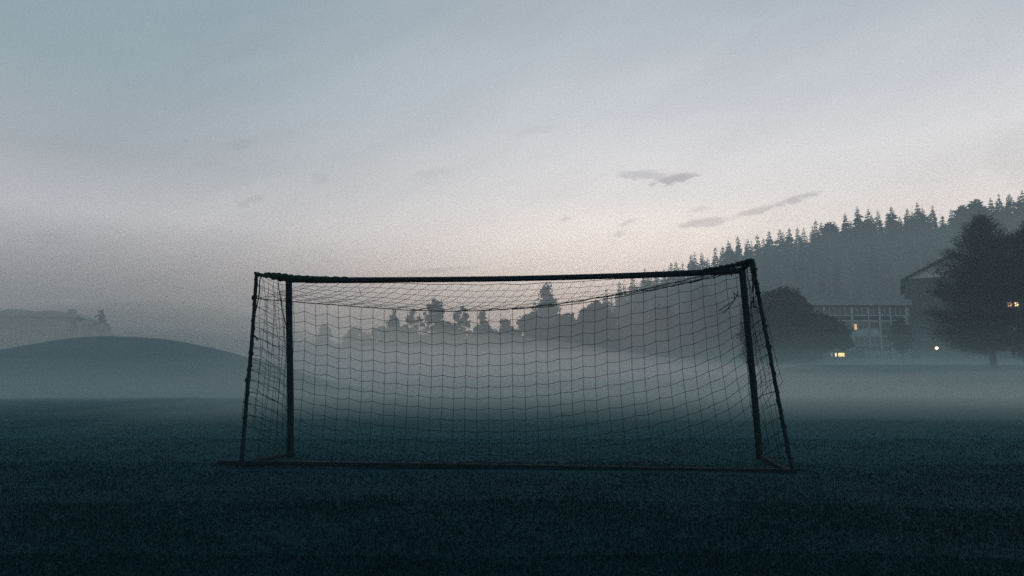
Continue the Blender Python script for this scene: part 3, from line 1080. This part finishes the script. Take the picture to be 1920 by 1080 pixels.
SB = Vector((at(1600, 668, D).x, D, ground(at(1600, 668, D).x, D)))
school = empty('school_building', SB)
tag(school, 'long three storey school with window bands and flat roof behind the trees', 'building')
def sx(px): return at(px, 600, D).x
def sz(py): return at(1600, py, D).z
gz = SB.z - 1.0
def sp(mb, name, mat, smooth=False, parent=None): return mb.build(name, mat, parent or school, smooth, SB)
XL, XR = sx(1478), sx(1706)
sp(MB().box((XL, D, gz), (XR, D + 14, sz(573.5))), 'wall', M['concrete'])
sp(MB().box((XL - .3, D - .55, sz(573.2)), (XR + .3, D + 14.3, sz(562.5))), 'roof', M['concrete'])
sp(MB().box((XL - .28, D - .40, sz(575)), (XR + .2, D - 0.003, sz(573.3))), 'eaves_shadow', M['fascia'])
bays = [(1490, 1545), (1545, 1597), (1597, 1628), (1628, 1649), (1649, 1669), (1669, 1699)]
rows = [(575.2, 591.5), (603, 617), (630, 647.5)]
for (ya, yb) in rows:
    for k, (a, b_) in enumerate(bays):
        xa, xb = sx(a) + .14, sx(b_) - .14
        za, zb = sz(yb), sz(ya)
        fr = MB()
        n = max(2, int(round((xb - xa) / 1.05)))
        fr.box((xa, D - .10, zb - .09), (xb, D - .004, zb)).box((xa, D - .10, za), (xb, D - .004, za + .09))
        for q in range(n + 1):
            xm = xa + (xb - xa) * q / n
            w = 0.055
            fr.box((xm - w if q else xm, D - .095, za + .09), (xm + w if q < n else xm, D - .005, zb - .09))
        w_ = sp(fr, 'window', M['pale'] if k != 0 else M['concrete'])
        sp(MB().box((xa + .01, D - .05, za + .05), (xb - .01, D - .006, zb - .05)), 'pane', M['glass'], parent=w_)
for ya, yb, ks in ((592.6, 600.4, range(6)), (618, 629, (0, 1, 4, 5)), (648.5, 657, range(2, 6))):
    for k in ks:
        a, b_ = bays[k]
        sp(MB().box((sx(a) + .14, D - .08, sz(yb)), (sx(b_) - .14, D - .003, sz(ya))), 'spandrel_panel', M['spandrel'])
sp(MB().box((sx(1597) + .14, D - .09, sz(629.5)), (sx(1649) - .14, D - .003, sz(617.6))), 'spandrel_panel', M['pale'])
for ya, yb in ((591.5, 592.6), (600.6, 602.6), (629.3, 630.2), (647.6, 648.4)):
    sp(MB().box((sx(1490), D - .14, sz(yb)), (sx(1699), D - .09 + .085, sz(ya))), 'sill_band', M['pale'])
for px, w in ((1545, .17), (1597, .22), (1628, .10), (1649, .18), (1669, .14), (1699, .14), (1490, .2)):
    sp(MB().box((sx(px) - w, D - .22, gz), (sx(px) + w, D - .145, sz(575.3))), 'pillar', M['pale'])
lw = sp(MB().box((sx(1600.6), D - .13, sz(618)), (sx(1605.2), D - .105, sz(607.5))), 'lit_window', M['lit_amber'])
lw['label'] = 'narrow lit orange window'
for px, py, w, h_ in ((1535.5, 558, 11, 6), (1545.5, 561, 9, 3.5)):
    x, z = sx(px), sz(562.5)
    mb = MB().tube([(x, D + 2, z), (x, D + 2, z + h_ * .05)], .25, 10)
    ww = w / FPX * D / 2
    mb.ball((x, D + 2, z + .12 + h_ * .05), ww, 12, 6, sz=0.42)
    sp(mb, 'roof_vent', M['metal'], True)

# gable building (gym hall) behind the big tree
D2 = 143.0
HA = R(28.0)                       # the hall stands square to the line of sight
H0 = at(1702, 600, D2)
H0.z = ground(H0.x, H0.y)


def gx(px):
    k = (px - 960.0) / FPX
    return (k * H0.y - H0.x) / (math.cos(HA) + k * math.sin(HA))


def gzf(py, px=1750):
    return at(px, py, H0.y - gx(px) * math.sin(HA)).z - H0.z


hall = empty('gym_hall', H0, -HA)
tag(hall, 'tall gabled hall with dark sloping roof edge right of the school', 'building')
def hp(mb, name, mat, smooth=False, parent=None): return mb.build(name, mat, parent or hall, smooth)
L0, L1 = 0.0, gx(1905)
ez = gzf(521.5, 1698)
rx = (L0 + L1) / 2
sl = (gzf(487, 1768) - ez) / (gx(1768) - gx(1698))
rz_ = ez + sl * rx
hp(MB().box((L0, 0, -1.5), (L1, 22, ez - .25)), 'wall', M['brick'])
hp(MB().prism([(L0, ez - .24), (L1, ez - .24), (rx, rz_ - .40)], .02, 21.9), 'gable', M['board'])
th, ov = .55, .75
hp(MB().prism([(L0 - ov, ez - sl * ov), (rx, rz_), (L1 + ov, ez - sl * ov), (L1 + ov, ez - sl * ov - th), (rx, rz_ - th), (L0 - ov, ez - sl * ov - th)], -.9, 22.6), 'roof', M['fascia'])
hp(MB().box((gx(1728), -2.2, gzf(637.6)), (gx(1768), -.003, gzf(635.6))), 'entrance_canopy', M['pale'])
for px in (1729.5, 1766.5):
    hp(MB().tube([(gx(px), -2.0, -.4), (gx(px), -2.0, gzf(637.6))], .07, 8), 'canopy_post', M['metal'])
hp(MB().box((gx(1738), -.08, 0), (gx(1748), -.004, 2.3)), 'door', M['spandrel'])
l_ = hp(MB().ball((gx(1753.5), -2.5, gzf(654)), .27, 12, 8), 'entrance_lamp', M['lamp'], True)
hp(MB().tube([(gx(1753.5), -2.5, gzf(654) + .2), (gx(1753.5), -2.1, gzf(637.6))], .04, 6), 'lamp_bracket', M['metal'], parent=l_)
hp(MB().ball((gx(1750.2), -2.4, gzf(654.3)), .15, 10, 6, sx=.6, sz=1.6), 'entrance_lamp', M['lit_amber'], True)

# house at the right edge, its lit windows seen between the twigs
D3 = 118.0
X3, _ = at(1885, 600, D3).x, 0
NB = Vector((at(1930, 600, D3).x, D3, ground(at(1930, 600, D3).x, D3)))
house = empty('apartment_house', NB)
tag(house, 'dark house with lit windows behind the twiggy tree at the right edge', 'building')
def np_(mb, name, mat, smooth=False, parent=None): return mb.build(name, mat, parent or house, smooth, NB)
ax = lambda px: at(px, 600, D3).x
az_ = lambda py: at(1900, py, D3).z
np_(MB().box((ax(1880), D3, NB.z - 1), (ax(2060), D3 + 12, az_(546))), 'wall', M['spandrel'])
np_(MB().prism([(ax(1876), az_(546.5)), (ax(2064), az_(546.5)), (ax(1970), az_(505))], D3 - .5, D3 + 12.5), 'roof', M['fascia'])
for px, py, w, h_, m in ((1895.5, 571, 8, 8, 'lit_amber'), (1908.5, 571, 7, 7, 'lamp_warm'), (1898, 618, 6, 5, 'lamp_pale'), (1935, 571, 9, 9, 'glass'), (1935, 618, 9, 9, 'glass')):
    mt = M['lit_warm'] if m == 'lamp_warm' else M[m]
    xa, xb, za, zb = ax(px - w / 2), ax(px + w / 2), az_(py + h_ / 2), az_(py - h_ / 2)
    fr = MB().box((xa - .08, D3 - .09, za - .08), (xb + .08, D3 - .004, za)).box((xa - .08, D3 - .09, zb), (xb + .08, D3 - .004, zb + .08))
    fr.box((xa - .08, D3 - .09, za), (xa, D3 - .004, zb)).box((xb, D3 - .09, za), (xb + .08, D3 - .004, zb))
    xm = (xa * .55 + xb * .45)
    fr.box((xm - .05, D3 - .085, za), (xm + .05, D3 - .045, zb))
    w_ = np_(fr, 'window', M['spandrel'])
    pn = np_(MB().box((xa, D3 - .04, za), (xb, D3 - .006, zb)), 'pane', mt, parent=w_)

# low annex with lit windows in front of the school
D4 = 128.0
qx = lambda px: at(px, 660, D4).x
qz = lambda py: at(1570, py, D4).z
AB = Vector((qx(1585), D4, ground(qx(1585), D4)))
annex = empty('low_annex', AB)
tag(annex, 'low flat roofed pavilion with glowing yellow windows below the school', 'building')
def ap(mb, name, mat, smooth=False, parent=None): return mb.build(name, mat, parent or annex, smooth, AB)
ap(MB().box((qx(1548), D4, AB.z - 1), (qx(1622), D4 + 7, qz(657.5))), 'wall', M['plaster'])
ap(MB().box((qx(1545), D4 - .5, qz(657.4)), (qx(1625), D4 + 7.3, qz(654.8))), 'roof', M['concrete'])
for a, b_, m in ((1557.2, 1560.4, 'lamp_pale'), (1564.8, 1568.4, 'lit_pale'), (1571.2, 1582.8, 'lit_warm'), (1603, 1614, 'glass')):
    xa, xb, za, zb = qx(a), qx(b_), qz(668.6), qz(661.8)
    fr = MB().box((xa - .07, D4 - .08, za - .07), (xb + .07, D4 - .004, za)).box((xa - .07, D4 - .08, zb), (xb + .07, D4 - .004, zb + .07))
    fr.box((xa - .07, D4 - .08, za), (xa, D4 - .004, zb)).box((xb, D4 - .08, za), (xb + .07, D4 - .004, zb))
    w_ = ap(fr, 'window', M['fascia'])
    ap(MB().box((xa, D4 - .045, za), (xb, D4 - .006, zb)), 'pane', M[m], parent=w_)

# street lamp
LP = T(1707, 116)
lamp = empty('street_lamp', LP)
tag(lamp, 'slim street lamp with pale head beside the small round tree', 'street lamp')
topz = at(1707, 594.5, 116).z
hx = at(1697.5, 596, 116)
MB().tube([LP - Vector((0, 0, .3)), (LP.x, LP.y, topz)], [.10, .06], 8).build('pole', M['bark'], lamp, True, LP)
MB().tube([(LP.x, LP.y, topz - .03), (LP.x - .3, LP.y, topz + .02), (hx.x + .2, LP.y, hx.z + .05)], .04, 6).build('arm', M['bark'], lamp, True, LP)
MB().ball(hx, .42, 12, 6, sx=1.0, sy=.5, sz=.26).build('lamp_head', M['pale'], lamp, True, LP)

# faint building on the left behind the mound
D5 = 190.0
lx = lambda px: at(px, 600, D5).x
lz = lambda py: at(60, py, D5).z
FB = Vector((lx(60), D5, ground(lx(60), D5)))
fb = empty('faint_building', FB)
tag(fb, 'faint low building with shallow roof in mist left above the mound', 'building')
def fp(mb, name, mat, smooth=False, parent=None): return mb.build(name, mat, parent or fb, smooth, FB)
fp(MB().box((lx(-60), D5, FB.z - 1), (lx(131), D5 + 12, lz(594))), 'wall', M['render'])
fp(MB().prism([(lx(-66), lz(594.5)), (lx(-20), lz(583)), (lx(4), lz(583)), (lx(18), lz(580)), (lx(38), lz(580.5)), (lx(70), lz(584.8)), (lx(92), lz(582.3)), (lx(112), lz(583.5)), (lx(135), lz(594.5))], D5 - .6, D5 + 12.6), 'roof', M['render'])
fp(MB().box((lx(116.5), D5 + 2, lz(594)), (lx(128), D5 + 3.6, lz(577.8))), 'chimney', M['render'])
for k, (a, b_, y0_, m) in enumerate(((113.5, 117.4, 603, 'curtain'), (118.4, 122.2, 602.5, 'curtain'), (123.2, 126.4, 604, 'curtain'), (128, 130.6, 607, 'curtain'))):
    w_ = fp(MB().box((lx(a) - .05, D5 - .08, lz(624)), (lx(b_) + .05, D5 - .05, lz(y0_) + .05)), 'window', M['concrete'])
    fp(MB().box((lx(a), D5 - .10, lz(623.5)), (lx(b_), D5 - .082, lz(y0_))), 'pane', M[m], parent=w_)

# ------------------------------------------------------------------ mist and haze
def mist_sheet(name, x0, x1, ys, tops, mat, amp, label, seed, fade=None, group=None):
    """closed body of mist: flat underside below the ground, gently rolling top that thins out towards the camera"""
    nx = 40
    V, F = [], []
    ny = len(ys)
    for j, (y, zt) in enumerate(zip(ys, tops)):
        for i in range(nx):
            x = x0 + (x1 - x0) * i / (nx - 1)
            w = amp * zt * mnoise.noise(Vector((x * 0.03 + seed, y * 0.02, seed)))
            z = zt + w + 0.85 * max(0.0, ground(x, y) - 0.1)      # the mist follows the rise of the bank
            if fade: z = -0.5 + (z + 0.5) * (1 - sstep(fade[0], fade[1], x))
            V.append((x, y, max(z, -0.5) if 0 < j < ny - 1 else -0.5))
    nt = len(V)
    for j, y in enumerate(ys):
        for i in range(nx):
            x = x0 + (x1 - x0) * i / (nx - 1)
            V.append((x, y, -6.0))
    for j in range(ny - 1):
        for i in range(nx - 1):
            a = j * nx + i
            F.append((a, a + 1, a + nx + 1, a + nx))
            F.append((nt + a, nt + a + nx, nt + a + nx + 1, nt + a + 1))
    for i in range(nx - 1):
        F.append((i, nt + i, nt + i + 1, i + 1))
        a = (ny - 1) * nx + i
        F.append((a, a + 1, nt + a + 1, nt + a))
    for j in range(ny - 1):
        a = j * nx; F.append((a, a + nx, nt + a + nx, nt + a))
        a = j * nx + nx - 1; F.append((a, nt + a, nt + a + nx, a + nx))
    me = bpy.data.meshes.new(name); me.from_pydata(V, [], F); me.update()
    o = link_mesh(name, me, mat)
    tag(o, label, 'mist', group, kind='stuff')
    return o

HAZE = fog_mat('thin_haze', (0.86, 0.97, 1.0), 0.0009, 0.35, (0.030, 0.050, 0.056), 0.0008, (0.12, 0.165, 0.185))
HAZE2 = fog_mat('hillside_haze', (0.86, 0.97, 1.0), 0.0, 0.35, (0.030, 0.050, 0.056), 0.0020, (0.125, 0.170, 0.190))
MIST3 = fog_mat('high_mist', (0.97, 0.99, 1.0), 0.0019, 0.3, (0.125, 0.105, 0.092), 0.0030, (0.30, 0.285, 0.28))
hz = MB().box((-420, -60, -8), (420, 420, 58)).build('haze', HAZE)
tag(hz, 'thin blue grey haze filling the whole valley', 'haze', kind='stuff')
hz2 = MB().prism([(-300, -7), (380, -7), (380, 75), (120, 62), (0, 44), (-300, 26)], 158, 400).build('haze', HAZE2)
HAZE3 = fog_mat('valley_haze', (0.86, 0.97, 1.0), 0.0, 0.35, (0, 0, 0), 0.0031, (0.252, 0.226, 0.217))
hz3 = MB().prism([(-320, -7), (62, -7), (30, 26), (-60, 36), (-320, 38)], 112, 400).build('haze', HAZE3)
tag(hz3, 'pale grey haze hanging over the tree row left of the hillside', 'haze', kind='stuff')
tag(hz2, 'thicker blue haze hanging in front of the wooded hillside', 'haze', kind='stuff')
# ground mist: thin sheets of growing height laid into one another, dense at the grass and fading upwards
heights = [0.55, 0.95, 1.4, 2.0, 2.8, 3.8, 5.2, 7.0, 9.5, 12.5]
rho = lambda z: 0.0285 * math.exp(-z / 2.15) if z < 12 else 0.0
prev_h = 0.0
for k_, h_ in enumerate(heights):
    dens = rho(prev_h) - rho(h_)
    prev_h = h_
    q_ = k_ / (len(heights) - 1)
    m_ = fog_mat('ground_mist', (0.93, 0.98, 1.0), 0.0, 0.3, (0, 0, 0), dens, (0.058 + 0.034 * q_, 0.109 + 0.032 * q_, 0.125 + 0.032 * q_))
    y0 = 8.5 + 1.1 * k_ + 0.42 * k_ * k_
    ys_ = [y0] + [y0 + (330 - y0) * t_ for t_ in (.012, .03, .055, .09, .14, .21, .32, .5, .75, .97)] + [332]
    tops_ = [-.5] + [h_ * t_ for t_ in (.30, .55, .72, .84, .92, .97, 1.0, 1.03, 1.05, 1.05)] + [-.5]
    mist_sheet('mist', -300, 300, ys_, tops_, m_, 0.42, 'thin layer of grey blue mist lying over the far half of the field', 3.3 + 4.7 * k_, group='mist layers over the field')
NEAR = fog_mat('drifting_mist', (0.93, 0.98, 1.0), 0.0, 0.3, (0, 0, 0), 0.0135, (0.128, 0.155, 0.162))
for k_, h_ in enumerate((0.55, 0.95, 1.5)):
    mist_sheet('mist', -24, 300, [9.5 + 2.5 * k_, 12 + 3 * k_, 17 + 4 * k_, 25 + 5 * k_, 36 + 6 * k_, 60, 90, 140, 200, 204], [-.5] + [h_ * q for q in (.35, .7, .9, 1, 1, 1, 1, 1)] + [-.5], NEAR, 0.45,
               'shallow mist drifting over the grass beyond the goal', 17.1 + 3 * k_, fade=(-2, -20), group='shallow drifting mist')
LEFT = fog_mat('mound_mist', (0.93, 0.98, 1.0), 0.0, 0.3, (0, 0, 0), 0.0115, (0.080, 0.116, 0.128))
for k_, h_ in enumerate((3.6, 6.0, 8.5)):
    mist_sheet('mist', -300, 0, [33 + 3 * k_, 38 + 3 * k_, 44 + 3 * k_, 51 + 3 * k_, 60 + 3 * k_, 78, 105, 140, 200, 204], [-.5] + [h_ * q for q in (.2, .5, .8, .95, 1, 1, 1, 1)] + [-.5], LEFT, 0.3,
               'soft teal mist wrapped round the grassy mound', 27.1 + 3 * k_, fade=(-36 + 4 * k_, -17), group='mist round the mound')
for k_, (top_, seed_, x1_, lab) in enumerate(((4, 5.1, 62, 'lowest fold of pale mist swallowing the tree row left of the goal'), (6.5, 7.7, 62, 'middle fold of pale mist swallowing the tree row left of the goal'),
                                      (9, 9.9, 56, 'tall faint fold of pale mist over the tree row left of the goal'), (12, 2.4, 50, 'highest faintest fold of mist over the mound and tree row'))):
    ys_ = [38 + 3 * k_, 46 + 4 * k_, 58 + 5 * k_, 76 + 6 * k_, 100 + 8 * k_, 132, 180, 230, 280, 330]
    mist_sheet('mist', -260, 90, ys_, [-.5] + [top_ * q for q in (.16, .42, .68, .88, .98, 1, .8, .4)] + [-.5], MIST3, 0.3, lab, seed_, fade=(x1_ - 80, x1_ + 30))

# ------------------------------------------------------------------ sky
w = bpy.data.worlds.new('World'); sc.world = w
w.use_nodes = True
nt = w.node_tree; nt.nodes.clear()
N = nt.nodes.new; Lk = nt.links.new
out = N('ShaderNodeOutputWorld'); bg = N('ShaderNodeBackground')
SUN_AZ = 9.0      # degrees to the right of +Y
SUN_EL = 2.0
sky = N('ShaderNodeTexSky'); sky.sky_type = 'NISHITA'; sky.sun_disc = False
sky.sun_elevation = R(SUN_EL); sky.sun_rotation = R(SUN_AZ)
sky.dust_density = 3.0
tc = N('ShaderNodeTexCoord')
sep = N('ShaderNodeSeparateXYZ'); Lk(tc.outputs['Generated'], sep.inputs[0])


def math_(op, a, b=None, c=None, clamp=False):
    n = N('ShaderNodeMath'); n.operation = op; n.use_clamp = clamp
    for i, q in enumerate((a, b, c)):
        if q is None: continue
        if isinstance(q, (int, float)): n.inputs[i].default_value = q
        else: Lk(q, n.inputs[i])
    return n.outputs[0]


def maprange(v, a, b, c=0.0, d=1.0, smooth=True):
    n = N('ShaderNodeMapRange'); n.interpolation_type = 'SMOOTHSTEP' if smooth else 'LINEAR'
    Lk(v, n.inputs['Value'])
    for k, q in (('From Min', a), ('From Max', b), ('To Min', c), ('To Max', d)): n.inputs[k].default_value = q
    return n.outputs['Result']


def mixc(f, a, b, mode='MIX'):
    n = N('ShaderNodeMix'); n.data_type = 'RGBA'; n.blend_type = mode
    if isinstance(f, (int, float)): n.inputs['Factor'].default_value = f
    else: Lk(f, n.inputs['Factor'])
    for k, q in (('A', a), ('B', b)):
        if isinstance(q, tuple): n.inputs[k].default_value = (*q, 1)
        else: Lk(q, n.inputs[k])
    return n.outputs['Result']


def lin(r, g, b):
    f = lambda c: (c / 255) / 12.92 if c <= 10 else (((c / 255) + 0.055) / 1.055) ** 2.4
    return (f(r), f(g), f(b))


def ramp(v, stops):
    n = N('ShaderNodeValToRGB'); n.color_ramp.interpolation = 'EASE'
    e = n.color_ramp.elements
    while len(e) > 1: e.remove(e[-1])
    e[0].position, e[0].color = stops[0][0], (*stops[0][1], 1)
    for p, c in stops[1:]:
        q = e.new(p); q.color = (*c, 1)
    n.color_ramp.interpolation = 'LINEAR'
    Lk(v, n.inputs['Fac'])
    return n.outputs['Color']

el = math_('ARCSINE', sep.outputs['Z'])
eld = math_('MULTIPLY', el, 180 / math.pi / 90)            # 0..1 = 0..90 degrees
azd = math_('MULTIPLY', math_('ARCTAN2', sep.outputs['X'], sep.outputs['Y']), 180 / math.pi)
S = lambda deg: deg / 90.0
left = ramp(eld, [(0, lin(112, 126, 132)), (S(4.5), lin(144, 153, 159)), (S(8), lin(192, 189, 195)), (S(12), lin(219, 220, 225)), (S(16), lin(182, 190, 196)), (S(22), lin(162, 180, 190)), (S(32), lin(150, 172, 184)), (S(60), lin(100, 126, 146)), (1, lin(80, 104, 126))])
right = ramp(eld, [(0, (1.80, 1.30, 0.94)), (S(5), (1.85, 1.46, 1.17)), (S(7.5), (1.84, 1.53, 1.30)), (S(11), (1.50, 1.35, 1.22)), (S(15), (1.02, 0.99, 0.98)), (S(21), (0.74, 0.775, 0.82)), (S(28), (0.52, 0.585, 0.64)), (S(60), lin(108, 134, 154)), (1, lin(80, 104, 126))])
f_az = maprange(azd, -34.0, 12.0)
base = mixc(f_az, left, right)
# darker towards the far right and behind the camera
beh = maprange(math_('ABSOLUTE', math_('SUBTRACT', azd, SUN_AZ)), 45.0, 150.0)
base = mixc(beh, base, mixc(1.0, base, (0.52, 0.62, 0.70), 'MULTIPLY'))
# physical dusk sky, faint, under the veil of high cloud
skym = mixc(1.0, sky.outputs['Color'], (0.06, 0.06, 0.06), 'MULTIPLY')
base = mixc(0.06, base, skym)

# thin streaky high cloud, running up to the right
cmb = N('ShaderNodeCombineXYZ')
u_ = math_('SUBTRACT', math_('MULTIPLY', azd, 0.92), math_('MULTIPLY', eld, -90 * 0.38))
v_ = math_('SUBTRACT', math_('MULTIPLY', eld, 90 * 0.92), math_('MULTIPLY', azd, 0.38))
Lk(math_('MULTIPLY', u_, 0.05), cmb.inputs[0]); Lk(math_('MULTIPLY', v_, 0.22), cmb.inputs[1])
nz = N('ShaderNodeTexNoise'); nz.inputs['Scale'].default_value = 1.0; nz.inputs['Detail'].default_value = 6; nz.inputs['Roughness'].default_value = 0.55
nz.inputs['Distortion'].default_value = 0.4
Lk(cmb.outputs[0], nz.inputs['Vector'])
veil = maprange(nz.outputs['Fac'], 0.35, 0.7)
base = mixc(math_('MULTIPLY', veil, 0.5), base, mixc(1.0, base, (0.88, 0.87, 0.89), 'MULTIPLY'))

# small separate clouds, each an ellipse in (azimuth, elevation) with ragged edges
cz = N('ShaderNodeCombineXYZ')
Lk(azd, cz.inputs[0]); Lk(math_('MULTIPLY', eld, 90 * 2.6), cz.inputs[1])
n2 = N('ShaderNodeTexNoise'); n2.inputs['Scale'].default_value = 0.9; n2.inputs['Detail'].default_value = 5; n2.inputs['Roughness'].default_value = 0.6
Lk(cz.outputs[0], n2.inputs['Vector'])


def dir_deg(px, py):
    p = at(px, py, 100) - Vector((0, 0, CAM_H))
    return math.degrees(math.atan2(p.x, p.y)), math.degrees(math.asin(p.z / p.length))


def cloud(pxa, pya, pxb, pyb, thick, strength):
    a0, e0 = dir_deg(pxa, pya); a1, e1 = dir_deg(pxb, pyb)
    ca, ce = (a0 + a1) / 2, (e0 + e1) / 2
    L = math.hypot(a1 - a0, e1 - e0) / 2; an = math.atan2(e1 - e0, a1 - a0)
    th_ = thick / FPX * 57.3
    da = math_('SUBTRACT', azd, ca); de = math_('SUBTRACT', math_('MULTIPLY', eld, 90.0), ce)
    uu = math_('ADD', math_('MULTIPLY', da, math.cos(an) / L), math_('MULTIPLY', de, math.sin(an) / L))
    vv = math_('ADD', math_('MULTIPLY', da, -math.sin(an) / th_), math_('MULTIPLY', de, math.cos(an) / th_))
    vv = math_('ADD', vv, math_('MULTIPLY', math_('SUBTRACT', n2.outputs['Fac'], 0.5), 2.4))
    r2 = math_('ADD', math_('MULTIPLY', uu, uu), math_('MULTIPLY', vv, vv))
    r2 = math_('ADD', r2, math_('MULTIPLY', math_('SUBTRACT', n2.outputs['Fac'], 0.5), -2.2))
    return math_('MULTIPLY', maprange(r2, 1.15, 0.05), strength)

fac = None
for q in ((1150, 326, 1265, 331, 11, .42), (1215, 343, 1315, 326, 9, .62), (1265, 424, 1375, 410, 10, .48), (1365, 408, 1470, 382, 7, .45), (1440, 388, 1545, 358, 7, .50),
          (1160, 423, 1198, 409, 5, .32), (1150, 440, 1172, 435, 6, .34), (1290, 394, 1335, 390, 5, .25), (1050, 411, 1075, 410, 6, .25),
          (440, 390, 500, 364, 9, .19), (580, 335, 620, 328, 14, .13), (420, 272, 485, 268, 10, .14), (740, 512, 910, 500, 6, .30), (770, 330, 840, 318, 10, .14), (960, 250, 1060, 236, 9, .10), (60, 440, 150, 450, 14, .10), (1850, 330, 1990, 250, 60, .13)):
    c = cloud(*q)
    fac = c if fac is None else math_('MAXIMUM', fac, c)
base = mixc(fac, base, mixc(1.0, base, (0.44, 0.43, 0.46), 'MULTIPLY'))
Lk(base, bg.inputs['Color']); bg.inputs['Strength'].default_value = 1.0
Lk(bg.outputs[0], out.inputs['Surface'])
w.cycles.sampling_method = 'MANUAL'
w.cycles.sample_map_resolution = 512

# the sun is already behind the hill: only a trace of very soft, warm light is left
sd = bpy.data.lights.new('sun', 'SUN'); sd.energy = 0.05; sd.angle = R(12); sd.color = (1.0, 0.82, 0.66)
so = bpy.data.objects.new('sun', sd); col.objects.link(so)
dirv = Vector((math.sin(R(SUN_AZ)) * math.cos(R(SUN_EL + 4)), math.cos(R(SUN_AZ)) * math.cos(R(SUN_EL + 4)), math.sin(R(SUN_EL + 4))))
so.rotation_euler = (-dirv).to_track_quat('-Z', 'Y').to_euler()
so.location = (30, 200, 60)

# ------------------------------------------------------------------ render settings
sc.render.engine = 'CYCLES'
sc.view_settings.view_transform = 'Standard'
sc.view_settings.look = 'None'
sc.view_settings.exposure = 0
sc.view_settings.gamma = 1
cy = sc.cycles
cy.use_denoising = False
cy.max_bounces = 5; cy.diffuse_bounces = 1; cy.glossy_bounces = 2; cy.transparent_max_bounces = 4
cy.volume_bounces = 2
cy.sample_clamp_indirect = 4.0
